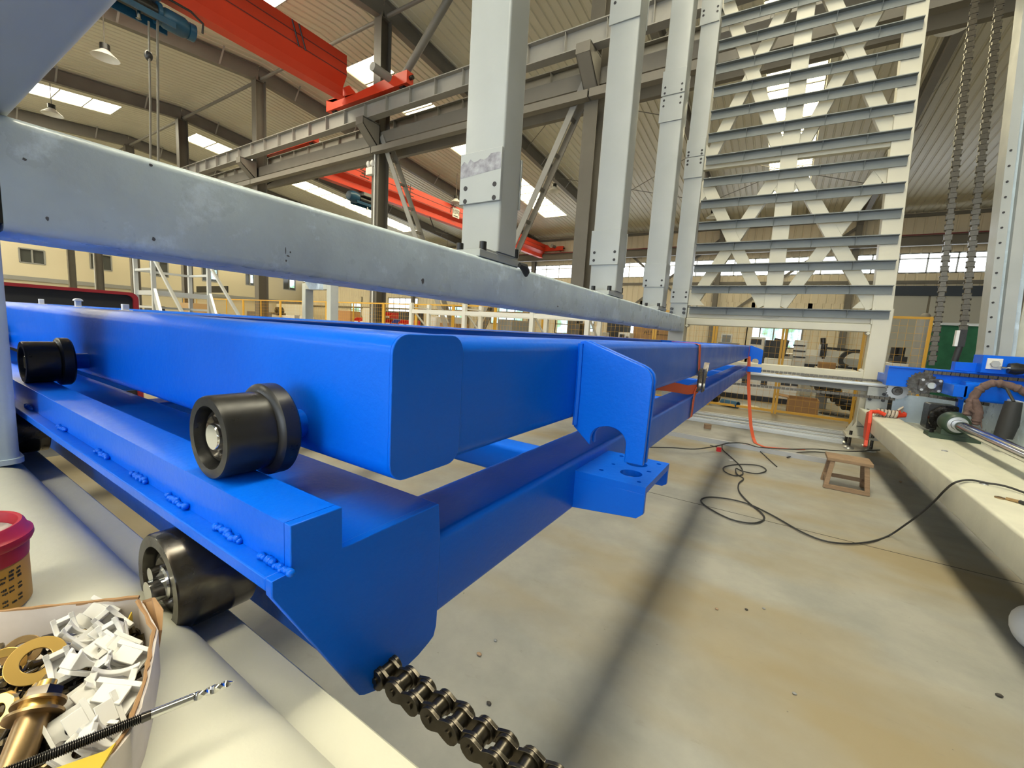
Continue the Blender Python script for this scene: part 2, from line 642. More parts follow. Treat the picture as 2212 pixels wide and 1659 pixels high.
def sky_glass():
    """daylight seen through dusty panes: white sky above, blurred leaves low down"""
    m = bpy.data.materials.new('daylit_dusty_glass')
    m.use_nodes = True
    nt = m.node_tree
    N = nt.nodes.new
    p = nt.nodes['Principled BSDF']
    geo = N('ShaderNodeNewGeometry')
    n = N('ShaderNodeTexNoise')
    n.inputs['Scale'].default_value = 1.3
    n.inputs['Detail'].default_value = 5
    nt.links.new(geo.outputs['Position'], n.inputs['Vector'])
    r = N('ShaderNodeValToRGB')
    e = r.color_ramp.elements
    e[0].position, e[0].color = 0.40, (0.22, 0.42, 0.25, 1)
    e[1].position, e[1].color = 0.60, (0.85, 0.95, 1.0, 1)
    x = r.color_ramp.elements.new(0.5)
    x.color = (0.45, 0.68, 0.78, 1)
    nt.links.new(n.outputs['Fac'], r.inputs['Fac'])
    nt.links.new(r.outputs['Color'], p.inputs['Emission Color'])
    p.inputs['Emission Strength'].default_value = 1.5
    p.inputs['Base Color'].default_value = (0.1, 0.1, 0.1, 1)
    return m


PANE_W = glow('bright_sky_glass', (0.86, 0.93, 1.0), 3.5)
PANE_T = sky_glass()
bb, fr = B(), B()
x = FX0
bb.box(FX0, FX1, WY + .02, WY + .04, ZS0, ZS1)
while x <= FX1:
    fr.box(x - .04, x + .04, WY - .03, WY + .05, ZS0, ZS1)
    x += 1.25
for z in (ZS0, ZS1, ZS0 + 0.8):
    fr.box(FX0, FX1, WY - .03, WY + .05, z - .035, z + .035)
s = shell('window_9', bb, PANE_W)
f = link('window_frame', fr, ALU, Vector((0, 0, 0)), False)
f.parent = s
for k, (kind, x0, x1, z0, z1) in enumerate(WIN):
    s = shell(('window_%d' if kind == 'glazed' else 'door_%d') % (10 + k), B().box(x0, x1, WY + .03, WY + .05, z0, z1), PANE_T if kind == 'glazed' else PANE_W)
    fr = B()
    nx = max(1, round((x1 - x0) / 0.9))
    for i in range(nx + 1):
        xx = x0 + (x1 - x0) * i / nx
        fr.box(xx - .04, xx + .04, WY - .03, WY + .06, z0, z1)
    for z in (z0, z1) + ((z0 + (z1 - z0) * .45,) if x1 - x0 < 2.6 and kind == 'glazed' else ()):
        fr.box(x0, x1, WY - .03, WY + .06, z - .04, z + .04)
    f = link('window_frame' if kind == 'glazed' else 'door_frame', fr, GREYM, Vector((0, 0, 0)), False)
    f.parent = s

# left end wall with office windows
LX = -56.0
b = B()
offs = []
for (xa, ya, xb, yb) in ((43, 540, 98, 571), (196, 550, 242, 585), (325, 565, 364, 599), (437, 578, 471, 610), (531, 590, 549, 618), (612, 601, 638, 628), (683, 624, 705, 637)):
    p, q = on('X', LX, xa, yb - 4), on('X', LX, xb, yb)
    t = on('X', LX, (xa + xb) / 2, ya)
    z0 = (p.z + q.z) / 2
    z1 = min(z0 + 3.0, max(t.z, z0 + 1.2))
    offs.append((p.y, q.y, z0, z1))
y = FY0
ylist = sorted(offs)
for (y0, y1, z0, z1) in ylist:
    b.box(LX - .2, LX, y, y0, 0, 9.6)
    b.box(LX - .2, LX, y0, y1, 0, z0)
    b.box(LX - .2, LX, y0, y1, z1, 9.6)
    y = y1
b.box(LX - .2, LX, y, FY1, 0, 9.6)
b.box(LX - .2, LX, FY0, FY1, 9.6, 11.6)
shell('wall_left', b, PLASTER)
shell('trim_1', B().box(LX, LX + .15, FY0, FY1, 3.0, 3.35), GREYM)
GLASSD = mat('dark_office_glass', (0.06, 0.065, 0.06), 0.15)
for k, (y0, y1, z0, z1) in enumerate(ylist):
    s = shell('window_%d' % (30 + k), B().box(LX - .12, LX - .08, y0, y1, z0, z1), GLASSD)
    fr = B()
    for yy in (y0, (y0 + y1) / 2, y1):
        fr.box(LX - .1, LX + .02, yy - .05, yy + .05, z0, z1)
    for z in (z0, z1):
        fr.box(LX - .1, LX + .02, y0, y1, z - .05, z + .05)
    f = link('window_frame', fr, GREYM, Vector((0, 0, 0)), False)
    f.parent = s
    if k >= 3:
        l = link('window_reflection_pane', B().box(LX - .075, LX - .07, y0 + (y1 - y0) * .55, y1 - .1, z0 + .3, z1 - .2), PANE_T, Vector((0, 0, 0)), False)  # glowing sheet stands in for daylight reflected in the office glass
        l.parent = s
        l.name = 'window_painted_reflection'

# wall behind the camera, with its own window strip and an open loading door (seen only in reflections)
b = B()
b.box(FX0, FX1, FY0 - .1, FY0, 7.0, 9.2)
b.box(FX0, FX1, FY0 - .1, FY0, 3.9, 5.6)
b.box(FX0, -10, FY0 - .1, FY0, 0, 3.9)
b.box(4, FX1, FY0 - .1, FY0, 0, 3.9)
shell('wall_front', b, WALLM)
s = shell('window_40', B().box(FX0, FX1, FY0 - .08, FY0 - .04, 5.6, 7.0), glow('blue_sky_glass', (0.72, 0.86, 1.0), 4.0))
b = B()
b.box(FX1, FX1 + .1, FY0, FY1, 0, 9.4)
shell('wall_right', b, WALLM)

# ------------------------------------------------------------------ steelwork
COLX = [3.1, -4.45, -12.0, -19.65, -27.2, -34.7, -41.7, -48.4]
ORD = ['first', 'second', 'third', 'fourth', 'fifth', 'sixth', 'seventh', 'eighth']
COLSAY = {-4.45: 'brown steel column behind the second white post', -12.0: 'brown steel column carrying the emergency lamp, left of the first white post', -19.65: 'tall brown column rising from the middle of the grey side beam', -27.2: 'brown column between the hanging hoist ropes and the crane girder', -34.7: 'brown column seen beside the left platform ladder', -41.7: 'brown column with thin white pipe, left of the platform ladder', -48.4: 'brown column above the black cabinet nearest its red rim middle', 3.1: 'brown steel column beyond the hanging lift chains'}
for i, x in enumerate(COLX):
    c = thing('steel_column', COLSAY[x], 'column', (x, 10, 0), 'columns under the crane runway')
    b = B()
    b.ibeam((x, 10.2, 0), (x, 10.2, roof_z(10) - .55), 0.42, 0.34, 0.02, 0.014, up=(0, 1, 0))
    part(c, 'shaft', b, COLM, smooth=False)
    part(c, 'base_plate', B().box(x - .25, x + .25, 9.72, 10.28, 0, 0.03), STEEL_D, smooth=False)
    for s in (-1, 1):
        y0 = 10 + s * .2
        bk = B()
        for dx in (-.16, .16):
            bk.prism([(y0, 6.85), (y0, 7.62), (10 + s * .86, 7.62), (10 + s * .86, 7.42)], 'X', x + dx - .01, x + dx + .01)
        bk.prism([(y0, 6.85), (10 + s * .86, 7.42), (10 + s * .86, 7.45), (y0, 6.9)], 'X', x - .17, x + .17)
        bk.box(x - .17, x + .17, min(y0, 10 + s * .86), max(y0, 10 + s * .86), 7.6, 7.64)
        bk.box(x - .17, x + .17, 10 + s * .86 - .01, 10 + s * .86 + .01, 7.42, 7.64)
        part(c, 'crane_bracket', bk, STEEL_D, smooth=False)
    if x in (-41.7, -12.0):
        part(c, 'conduit', B().tube([(x + .02, 9.74, .1), (x + .02, 9.74, 7.2)], 0.025, 6), LAMPW, 'thin white conduit')
    # rafters of this frame
    for nm, y0, y1 in (('near', FY0, 10), ('far', 10, FY1)):
        far = nm == 'far'
        r = thing('roof_rafter', '%s roof rafter from the right, sloping down %s' % (ORD[i], 'to the window wall' if far else 'towards the near side'), 'rafter', (x, y0, roof_z(y0)), 'roof rafters')
        part(r, 'beam', B().ibeam((x, y0 + .02, roof_z(y0) - .02), (x, y1 - .02, roof_z(y1) - .02), 0.58, 0.24, 0.02, 0.012), STEEL_D, smooth=False)
        y = y0 + 1.5
        while y < y1 - 1:
            part(r, 'fly_brace', B().bar((x + .06, y, roof_z(y) - .57), (x + .50, y, roof_z(y) - .03), 0.06, 0.008, (0, 1, 0)), STEEL_G, smooth=False)
            y += 3.0
    if i < len(COLX) - 1:
        x2 = COLX[i + 1]
        solo('roof_strut', B().tube([(x - .2, 10, 10.95), (x2 + .2, 10, 10.95)], 0.06, 10), STEEL_D, '%s round tie tube from the right joining two column heads under the roof ridge' % ORD[i], 'strut', 'roof struts')
        solo('tie_beam', B().prism([(9.58, 6.72), (9.78, 6.72), (9.78, 6.74), (9.60, 6.74), (9.60, 6.88), (9.78, 6.88), (9.78, 6.90), (9.58, 6.90)], 'X', x2 + .02, x - .02), STEEL_D, '%s channel tie beam from the right, under the crane girder' % ORD[i], 'beam', 'channel ties between the columns', smooth=False)
# tie rods crossing in the roof
for a, c in (((-12, 13), (-4.45, 19)), ((-4.45, 13), (-12, 19)), ((-4.45, 22), (3.1, 28)), ((3.1, 22), (-4.45, 28)), ((-12, 22), (-4.45, 28)), ((-4.45, 22), (-12, 28))):
    solo('tie_rod', B().tube([(a[0], a[1], roof_z(a[1]) - .42 - .1 * (a[0] < c[0])), (c[0], c[1], roof_z(c[1]) - .42 - .1 * (a[0] < c[0]))], 0.016, 6), STEEL_D, 'thin diagonal roof tie rod crossing between two far rafters', 'rod', 'crossed roof tie rods')

# crane runway girders, one each side of the columns
for nm, yc in (('near', 9.42), ('far', 10.62)):
    g = thing('crane_runway_girder', 'long grey crane girder with web stiffeners on the %s side of the columns' % nm, 'girder', (-20, yc, 7.64))
    x0, x1 = FX0 + 1, FX1 - 1
    b = B().ibeam((x0, yc, 8.12), (x1, yc, 8.12), 0.48, 0.26, 0.022, 0.012)
    part(g, 'beam', b, STEEL_G, smooth=False)
    part(g, 'crane_rail', B().box(x0, x1, yc - .03, yc + .03, 8.12, 8.17), STEEL_D, smooth=False)
    st = 0
    x = 4.0
    while x > -40:
        part(g, 'stiffener', B().box(x - .006, x + .006, yc - .12, yc + .12, 7.665, 8.095), STEEL_G, smooth=False)
        x -= 1.0
    part(g, 'bus_bar', B().box(x0, x1, yc + (.45 if nm == 'near' else .3), yc + (.6 if nm == 'near' else .45), 7.1, 7.45), STEEL_D, 'dark enclosed conductor line hung below the girder', smooth=False)
# braces between the columns
for (xa, za, xb, zb, lab) in ((-11.8, 7.3, -8.2, 0.3, 'ladder-like double brace sloping down right from the column with the emergency lamp'), (-4.65, 7.3, -8.0, 0.3, 'ladder-like double brace sloping down left from the column behind the second white post')):
    t = thing('column_brace', lab, 'brace', ((xa + xb) / 2, 10, 0.3))
    for dy in (-.16, .16):
        part(t, 'angle_bar', B().bar((xa, 10 + dy, za), (xb, 10 + dy, zb), 0.03, 0.16, (0, 1, 0)), STEEL_D if dy > 0 else STEEL_G, smooth=False)
    for k in range(1, 9):
        f = k / 9
        part(t, 'batten', B().bar((xa + (xb - xa) * f, 9.84, za + (zb - za) * f), (xa + (xb - xa) * f, 10.16, za + (zb - za) * f), 0.10, 0.02, (xb - xa, 0, zb - za)), STEEL_D, smooth=False)
# round braces above the runway
for (p0, p1, lab) in ((on('Y', 9.7, 968, 0), on('Y', 9.7, 872, 165), 'round grey tube brace rising from the crane end carriage to the roof'),):
    d = (p1 - p0)
    solo('tube_brace', B().tube([p0 - d * (roof_z(9.7) - p0.z) / (p1.z - p0.z) * -1 if False else p0 + d * ((roof_z(9.7) + .02 - p0.z) / d.z), p1 + Vector((0, 0, 0))], 0.11, 12), STEEL_D, lab, 'brace')

# far wall steel: columns, girts, crane rail, cross braces
for i, x in enumerate(COLX[:6]):
    c = solo('wall_column', B().ibeam((x, WY - .12, 0), (x, WY - .12, roof_z(WY) - .3), 0.4, 0.3, 0.02, 0.014, up=(0, 1, 0)), STEEL_D, '%s column from the right standing against the far window wall' % ORD[i], 'column', 'columns of the far wall', smooth=False)
solo('crane_rail_beam', B().ibeam((FX0 + 1, WY - .75, 8.0), (FX1 - .5, WY - .75, 8.0), 0.55, 0.3, 0.03, 0.02), STEEL_D, 'dark crane rail beam along the far wall above the windows', 'beam', smooth=False)
solo('crane_rail_strip', B().box(FX0 + 1, FX1 - .5, WY - .95, WY - .55, 8.0, 8.07), REDBROWN, 'thin dark red rail capping the beam along the far wall', 'rail', smooth=False)
for z, lab in ((5.5, 'upper'), (2.9, 'lower'), (9.3, 'topmost')):
    solo('wall_girt', B().box(FX0 + .5, FX1 - .5, WY - .16, WY - .04, z - .09, z + .09), STEEL_D, '%s dark horizontal girt across the far cream wall' % lab, 'girt', 'girts of the far wall', smooth=False)
for (x0, z0, x1, z1, lab) in ((-12, 8.6, -4.5, 2.5, 'falling to the right'), (-12, 2.5, -4.5, 8.6, 'rising to the right')):
    solo('wall_brace', B().bar((x0, WY - .22, z0), (x1, WY - .22, z1), 0.16, 0.05, (0, 0, 1)), STEEL_D, 'dark diagonal brace on the far wall between the white posts, %s' % lab, 'brace', smooth=False)
solo('wall_brace', B().bar((-4.4, WY - .2, 2.6), (3, WY - .2, 8.8), 0.16, 0.05, (0, 0, 1)), STEEL_D, 'dark diagonal brace on the far wall behind the lattice', 'brace', smooth=False)
t = thing('sliding_door', 'pale grey double sliding door right of the lattice on the far wall', 'door', (6.5, WY - .1, 0))
part(t, 'door_leaf', B().box(4.6, 6.75, WY - .34, WY - .26, 0.0, 4.7), mat('pale_door_sheet', (0.42, 0.42, 0.38), 0.5), smooth=False)
part(t, 'door_leaf', B().box(6.85, 9.2, WY - .34, WY - .26, 0.0, 4.7), bpy.data.materials['pale_door_sheet'], smooth=False)
part(t, 'door_track', B().box(3.9, 10, WY - .44, WY - .2, 4.7, 5.25), mat('navy_door_track', (0.03, 0.04, 0.06), 0.5), 'dark blue door track', smooth=False)

# ------------------------------------------------------------------ cranes
def crane(xc, y0, y1, label, ztop, zmid, zlow, zbot, hw, tx0, tx1, tz, ty):
    t = thing('bridge_crane', label, 'crane', (xc, (y0 + y1) / 2, zbot))
    prof = [(xc - hw, ztop), (xc + hw, ztop), (xc + hw, zmid), (xc + .07, zlow), (xc + .07, zbot + .03), (xc + .17, zbot + .03), (xc + .17, zbot), (xc - .17, zbot), (xc - .17, zbot + .03), (xc - .07, zbot + .03), (xc - .07, zlow), (xc - hw, zmid)]
    part(t, 'girder', B().prism(prof, 'Y', y0, y1), CRANE, smooth=False)
    sm = B()
    for z in ((ztop * .55 + zmid * .45), zmid + .04):
        sm.box(xc + hw - .002, xc + hw + .012, y0, y1, z - .012, z + .012)
    part(t, 'weld_seam', sm, REDBROWN, smooth=False)
    for y, s in ty:
        e = part(t, 'end_carriage', B().prism([(tx0, tz + .08), (tx0, tz + .42), (tx0 + .5, tz + .42), (xc - hw - .35, tz + .30), (xc - hw, tz + .62), (xc + hw, tz + .62), (xc + hw + .35, tz + .30), (tx1 - .5, tz + .42), (tx1, tz + .42), (tx1, tz + .08)], 'Y', y - .13, y + .13), CRANE, smooth=False)
        for wx in (tx0 + .3, tx1 - .3):
            part(e, 'wheel', B().cyl((wx, y - .06, tz + .14), (wx, y + .06, tz + .14), 0.13, 16), BLACK)
        part(e, 'drive_motor', B().cyl((tx1 - .75, y + s * .13, tz + .38), (tx1 - .75, y + s * .75, tz + .38), 0.12, 14), GREYM, 'grey gear motor')
        part(e, 'buffer', B().cyl((tx1, y, tz + .25), (tx1 + .12, y, tz + .25), 0.06, 12), BLACK)
    return t


ZR = 8.17
c1 = crane(-13.0, -1.5, 9.2, 'orange red bridge crane girder at the upper left, nearest the camera', 9.62, 9.0, 8.72, 8.40, .26, -13.95, -10.1, ZR, ((9.42, -1),))
cab = part(c1, 'stay_cable', B().tube([(-12.72, 7.4, 9.6), (-12.71, 7.6, 9.0)], .02, 5).tube([(-12.72, 7.6, 9.6), (-12.71, 7.8, 9.0)], .02, 5), DARK)
c2 = crane(-18.5, 11.0, 32.9, 'orange bridge crane over the far bay, with a capacity plate', 8.75, 8.12, 7.92, 7.62, .30, -20.6, -16.6, ZR, ((10.62, 1), (WY - .75, -1)))
for k, (ch, yy) in enumerate((('安', 11.9), ('全', 14.2), ('生', 17.2), ('产', 20.8))):
    text(c2, 'lettering', ch, 0.62, INK, (-18.19, yy, 8.47), (R(90), 0, R(90)), label='dark painted character on the girder web')
pl = on('X', -18.19, 985, 461)
cp = part(c2, 'capacity_plate', B().box(-18.2, -18.185, pl.y - .32, pl.y + .32, pl.z - .26, pl.z + .3), NYLON, 'cream capacity plate', smooth=False)
text(cp, 'lettering', '10吨', 0.36, INK, (-18.183, pl.y, pl.z + .05), (R(90), 0, R(90)))
tl = B().box(-18.186, -18.182, pl.y - .22, pl.y + .22, pl.z - .2, pl.z - .15)
part(cp, 'text_line', tl, INK, smooth=False)

# hoists under the girders
HB = mat('hoist_blue_paint', (0.015, 0.09, 0.16), 0.35, var=(0.01, 0.05, 0.11), vs=4)


def hoist(xc, y, zt, label):
    t = thing('electric_hoist', label, 'hoist', (xc, y, zt - .75))
    part(t, 'trolley', B().box(xc - .22, xc + .22, y - .35, y + .35, zt - .16, zt - .002), GREYM, smooth=False)
    part(t, 'frame_plate', B().box(xc - .30, xc - .26, y - .75, y + .6, zt - .62, zt - .1).box(xc + .2, xc + .24, y - .75, y + .6, zt - .62, zt - .5), HB, smooth=False)
    part(t, 'rope_drum', B().cyl((xc, y - .5, zt - .38), (xc, y + .3, zt - .38), 0.17, 20), BLACK, 'dark grooved rope drum')
    part(t, 'drum_flange', B().cyl((xc, y + .3, zt - .38), (xc, y + .37, zt - .38), 0.23, 20), HB)
    m = part(t, 'motor', B().lathe([(0, 0), (0, .17), (.1, .22), (.45, .22), (.55, .17), (.6, 0)], (xc, y + .37, zt - .40), (0, 1, 0), 20), HB)
    part(m, 'fan_cover', B().cyl((xc, y + .92, zt - .40), (xc, y + 1.05, zt - .40), 0.19, 16), HB)
    part(t, 'gear_housing', B().lathe([(0, 0), (.02, .2), (.25, .28), (.5, .26), (.62, .1), (.62, 0)], (xc, y - 1.1, zt - .34), (0, 1, 0), 20), HB)
    part(t, 'cable_loop', B().tube([(xc + .2, y + .4, zt - .05), (xc + .25, y + .9, zt - .08), (xc + .25, y + 1.15, zt - .2), (xc + .2, y + 1.15, zt - .4)], .025, 6), RUBBER)
    part(t, 'rope_guide', B().cyl((xc + .1, y - .05, zt - .75), (xc + .1, y - .05, zt - .6), .05, 10), CHROME)
    return t


hoist(-13, 4.05, 8.40, 'blue electric hoist hanging under the near orange girder')
hoist(-18.5, 14.6, 7.62, 'small blue electric hoist under the far orange girder')
t = thing('pendant_control', 'thin hanging control cable with a small dark switch, below the near hoist', 'cable', (-13, 4.18, 3))
part(t, 'cable', B().tube([(-12.9, 4.18, 7.7), (-12.96, 4.16, 6), (-13, 4.12, 4.5), (-13, 4.1, 3)], .022, 6), STEEL_D)
part(t, 'switch', B().ball((-12.97, 4.17, 7.0), .08, 8, (1, 1, 1.4)), DARK)
solo('lifting_rope', B().tube([(-12.88, 4.36, 8.0), (-12.9, 4.34, 7.7), (-12.98, 4.31, 6), (-13, 4.27, 4.5), (-13, 4.25, 3)], .026, 6), STEEL_D, 'plain steel rope hanging below the near hoist, right of the control cable', 'rope')

# festoon cables below the far crane
for k, (xa, ya, xb, yb, xc_, yc_) in enumerate(((870, 455, 885, 480, 893, 487), (928, 478, 940, 500, 968, 508))):
    solo('festoon_cable', B().tube([Vector((-18.4, on('X', -18.4, xa, ya).y, 7.63)), on('X', -18.4, xb, yb), on('X', -18.4, xc_, yc_)], .03, 6), RUBBER, 'dark drooping cable under the far orange crane, %s its painted character' % ('just below' if k == 0 else 'well right of'), 'cable')

# high bay lamps
LAMPS = [((227, 115), 9.3, 'high bay lamp hanging right of the blurred grey beam'), ((112, 240), 9.4, 'high bay lamp hanging below the left roof light'), ((1197, 408), 9.2, 'high bay lamp between the first white post and the second, near the roof light'), ((985, 433), 9.0, 'high bay lamp hanging above the capacity plate of the far crane'), ((966, 545), 8.0, 'small high bay lamp low behind the grey beam, left of the first white post'), ((1540, 465), 8.9, 'high bay lamp seen between the lattice rungs at its left post'), ((1412, 183), 10.2, 'high bay lamp under the girder between the second and third white posts'), ((2060, 46), 9.8, 'high bay lamp right of the lattice top')]
lamp0 = None
for k, ((x, y), z, lab) in enumerate(LAMPS):
    c = on('Z', z, x, y)
    t = thing('high_bay_lamp', lab, 'lamp', c, 'high bay lamps')
    part(t, 'shade', B().lathe([(0, .10), (-.06, .16), (-.22, .34), (-.24, .36), (-.23, .345), (-.07, .15), (-.01, .09), (0, .10)], c + Vector((0, 0, .1)), (0, 0, 1), 24), LAMPW, 'white bell shade')
    part(t, 'driver_box', B().cyl(c + Vector((0, 0, .1)), c + Vector((0, 0, .26)), .13, 14), BLACK)
    part(t, 'rod', B().cyl(c + Vector((0, 0, .26)), (c.x, c.y, roof_z(c.y) + .003), .015, 6), STEEL_D)
t = thing('emergency_lamp', 'white twin emergency lamp fixed to the brown column', 'lamp', (-12.12, 9.72, 6.1))
part(t, 'box', B().box(-12.3, -11.98, 9.64, 9.778, 6.1, 6.32), NYLON, smooth=False)
for dx in (-.1, .1):
    part(t, 'lamp_head', B().ball((-12.14 + dx, 9.7, 6.45), .075, 8, (1, 1, 1.35)), NYLON)
# ------------------------------------------------------------------ blue shuttle frames
UX = -0.37                      # right faces of both frames


def flanged_wheel(parent, x, y0, z, r, rf, length, m, ax_m, axle_to, face=True):
    """roller with its axis along Y, open face towards -Y, flange at the far end"""
    fl = 0.026
    prof = [(0.022, 0), (0.022, r * .46), (0.016, r * .5), (0.016, r * .70), (0.004, r * .74), (0, r * .76), (0, r * .97), (0.003, r), (length, r)]
    if rf > r:
        prof += [(length + .002, rf - .003), (length + .005, rf), (length + fl - .004, rf), (length + fl, rf - .004), (length + fl, 0)]
    else:
        prof += [(length + .002, r - .003), (length + .002, 0)]
    w = part(parent, 'wheel', B().lathe(prof, (x, y0, z), (0, 1, 0), 48), m)
    part(w, 'bearing', B().lathe([(0.0165, r * .62), (0.010, r * .60), (0.008, r * .50), (0.012, r * .40), (0.0165, r * .36)], (x, y0, z), (0, 1, 0), 32), STEELDK, 'dark ball bearing in the wheel hub')
    a = part(w, 'axle', B().lathe([(0, 0), (0, r * .30), (.002, r * .33), (.03, r * .33), (.03, r * .30), (.03, 0)], (x, y0 + .004, z), (0, 1, 0), 28), ax_m, 'turned steel axle end')
    part(w, 'hub_spacer', B().cyl((x, y0 + length + .02, z), (x, axle_to, z), r * .40, 20), BLUE if rf > r else STEELDK)
    return w


up = thing('shuttle_frame', 'upper blue welded shuttle frame rolling on black wheels along the track', 'frame', (-1.5, 0.4, 1.11))
part(up, 'front_beam', B().prism(rrect(.330, .457, 1.110, 1.288, .024, 6), 'X', -3.6, UX - .004), BLUE)
part(up, 'end_cap', B().prism(rrect(.330, .457, 1.110, 1.288, .024, 6), 'X', UX - .0045, UX), BLUE, bev=.001)
FAR = 6.75
part(up, 'side_beam', B().prism(rrect(-.497, UX - .001, 1.110, 1.286, .022, 6), 'Y', .4565, FAR), BLUE)
for x in (-1.55, -2.55, -3.47):
    part(up, 'long_beam', B().prism(rrect(x - .127, x, 1.110, 1.286, .022, 4), 'Y', .4565, FAR - .13), BLUE)
part(up, 'far_beam', B().prism(rrect(FAR - .127, FAR, 1.110, 1.286, .022, 4), 'X', -3.6, UX), BLUE)
for y in (1.9, 3.4, 4.9):
    part(up, 'cross_member', B().prism(rrect(y - .04, y + .04, 1.150, 1.250, .012, 3), 'X', -3.5, -.45), BLUE)


def bracket(y0, y1, sgn=1):
    notch = [(-.250, 1.040), (-.250, 1.078)] + [(-.2895 + .0395 * math.cos(a), 1.078 + .031 * math.sin(a)) for a in [PI * k / 12 for k in range(1, 12)]] + [(-.329, 1.078), (-.329, 1.061)]
    o = [(UX, 1.096), (UX, 1.284), (-.358, 1.287), (-.236, 1.245), (-.222, 1.238), (-.213, 1.228), (-.209, 1.214), (-.211, 1.040)] + notch
    return B().plate(o, [], 'Y', y0, y1)


for y0 in (.855, .880):
    part(up, 'bracket_plate', bracket(y0, y0 + .012), BLUE, bev=.0015)
part(up, 'weld_seam', B().tube([(UX + .004, .853, 1.10), (UX + .005, .852, 1.16), (UX + .004, .853, 1.22), (UX + .003, .853, 1.28)], .006, 6), BLUE, 'raised weld bead where the bracket meets the beam')
for y0 in (FAR - .035, FAR - .012):
    part(up, 'bracket_plate', bracket(y0, y0 + .012), BLUE, bev=.0015)
for k, x in enumerate((-.552, -1.515, -2.5)):
    flanged_wheel(up, x, .217, 1.1535, .0495, .0590, .056, BLACK, CHROME, .331)

lo = thing('track_frame', 'lower blue frame whose stepped track carries the black wheels of the upper frame', 'frame', (-1.5, 0.4, 0.86))
part(lo, 'rail_bar', B().plate([(.211, 1.056), (.211, 1.1035), (.2125, 1.104), (.2655, 1.104), (.267, 1.1025), (.267, 1.056)], [], 'X', -3.6, UX - .011), BLUE)
part(lo, 'flange_plate', B().box(-3.6, UX - .011, .193, .423, 1.042, 1.0558), BLUE, bev=.0015)
part(lo, 'web', B().box(-3.6, UX - .011, .292, .305, .880, 1.042).box(-3.6, UX - .011, .405, .418, .89, 1.042), BLUE, smooth=False)
ep = [(.211, 1.104), (.193, 1.056), (.193, 1.040), (.293, .862), (.300, .857), (.326, .846), (.369, .847)]
ep += [(.369 + .050 * t, .847 + .012 * t * t) for t in (.4, .8, 1.0)]
ep += [(.4235, .873), (.4245, .890), (.4245, 1.009), (.419, 1.0575), (.268, 1.0575), (.267, 1.104)]
ep[0] = (.211, 1.104)
ep.insert(1, (.211, 1.057))
part(lo, 'end_plate', B().plate(ep, [], 'X', UX - .011, UX), BLUE, bev=.0012)
part(lo, 'side_beam', B().prism(rrect(-.500, UX - .0005, .888, 1.010, .012, 5), 'Y', .424, FAR), BLUE)
for x in (-1.6, -2.6, -3.5):
    part(lo, 'long_beam', B().prism(rrect(x - .10, x, .900, 1.010, .012, 4), 'Y', .43, FAR - .1), BLUE)
for y in (.95, 2.3, 3.7, 5.1):
    part(lo, 'cross_member', B().prism(rrect(y - .04, y + .04, .92, .995, .01, 3), 'X', -3.5, -.49), BLUE)
part(lo, 'far_beam', B().prism(rrect(FAR - .20, FAR - .10, .900, 1.0, .012, 3), 'X', -3.5, -.49), BLUE)
# angle block with drilled holes
BX0, BX1, BY0, BY1, BZ = UX - .002, -.208, .888, 1.112, .985
holes = [circ(-.262, .962, .0255, 24), circ(-.272, 1.045, .0255, 24), circ(-.325, .935, .006, 10), circ(-.230, .915, .005, 10), circ(-.232, 1.005, .006, 10), circ(-.318, 1.0, .005, 10), circ(-.228, 1.085, .006, 10), circ(-.325, 1.085, .006, 10)]
part(lo, 'drilled_plate', B().plate([(BX0, BY0), (BX1, BY0), (BX1, BY1), (BX0, BY1)], holes, 'Z', BZ - .016, BZ), BLUE, 'drilled blue mounting plate', smooth=False, bev=.001)
part(lo, 'gusset', B().plate([(BX0, .895), (BX0, BZ - .016), (BX1, BZ - .016), (BX1, .925), (-.222, .912)], [], 'Y', BY0, BY0 + .012), BLUE, bev=.001)
part(lo, 'gusset', B().plate([(BX0, .895), (BX0, BZ - .016), (BX1, BZ - .016), (BX1, .932), (-.218, .925), (-.240, .925), (-.25, .95), (-.33, .95)], [], 'Y', BY1 - .012, BY1), BLUE, bev=.001)
part(lo, 'end_block', B().box(UX - .04, -.20, FAR - .16, FAR - .06, .93, 1.0), BLUE, bev=.002)
# stitch welds along the foot of the rail bar
for x in (-.392, -.490, -.620, -.752, -.912, -1.152, -1.42, -1.75):
    wb = B()
    for k in range(16):
        a = (k - 7.5) * .0028 * (1.25 if x < -.39 else 1)
        wb.ball((x + a, .2085 + random.uniform(-.0015, .001), 1.0585 + random.uniform(-.001, .003)), random.uniform(.0030, .0046), 5, (1, 1, .9))
    part(lo, 'weld_bead', wb, BLUE, 'lumpy stitch weld')
for x in (-.60, -1.63, -2.7):
    flanged_wheel(lo, x, .178, .9685, .0620, .0620, .085, STEELDK, CHROME, .293)
    b = B().cyl((x - .008, .174, .9685 + .012), (x - .008, .20, .9685 + .012), .009, 16).cyl((x + .002, .168, .9685 - .004), (x + .002, .2, .9685 - .004), .0135, 16)
    part(lo, 'axle_bolt', b, CHROME, 'bright axle bolt with nut')

# ------------------------------------------------------------------ roller chain along the track
ch = thing('roller_chain', 'heavy dark roller chain running out from under the blue end plate', 'chain', (-.3, .345, .85))
PITCH, CZ = .0290, .868


def link_plate(x0, y, t, r):
    o = []
    n = 10
    c0, c1 = x0, x0 + PITCH
    for k in range(n + 1):
        a = R(62 + (298 - 62) * k / n)
        o.append((c0 + r * math.cos(a), CZ + r * math.sin(a)))
    o.append(((c0 + c1) / 2, CZ - r * .60))
    for k in range(n + 1):
        a = R(242 + (298 - 62) * k / n)
        o.append((c1 + r * math.cos(a), CZ + r * math.sin(a)))
    o.append(((c0 + c1) / 2, CZ + r * .60))
    return B().plate(o, [], 'X' if False else 'Y', y, y + t)


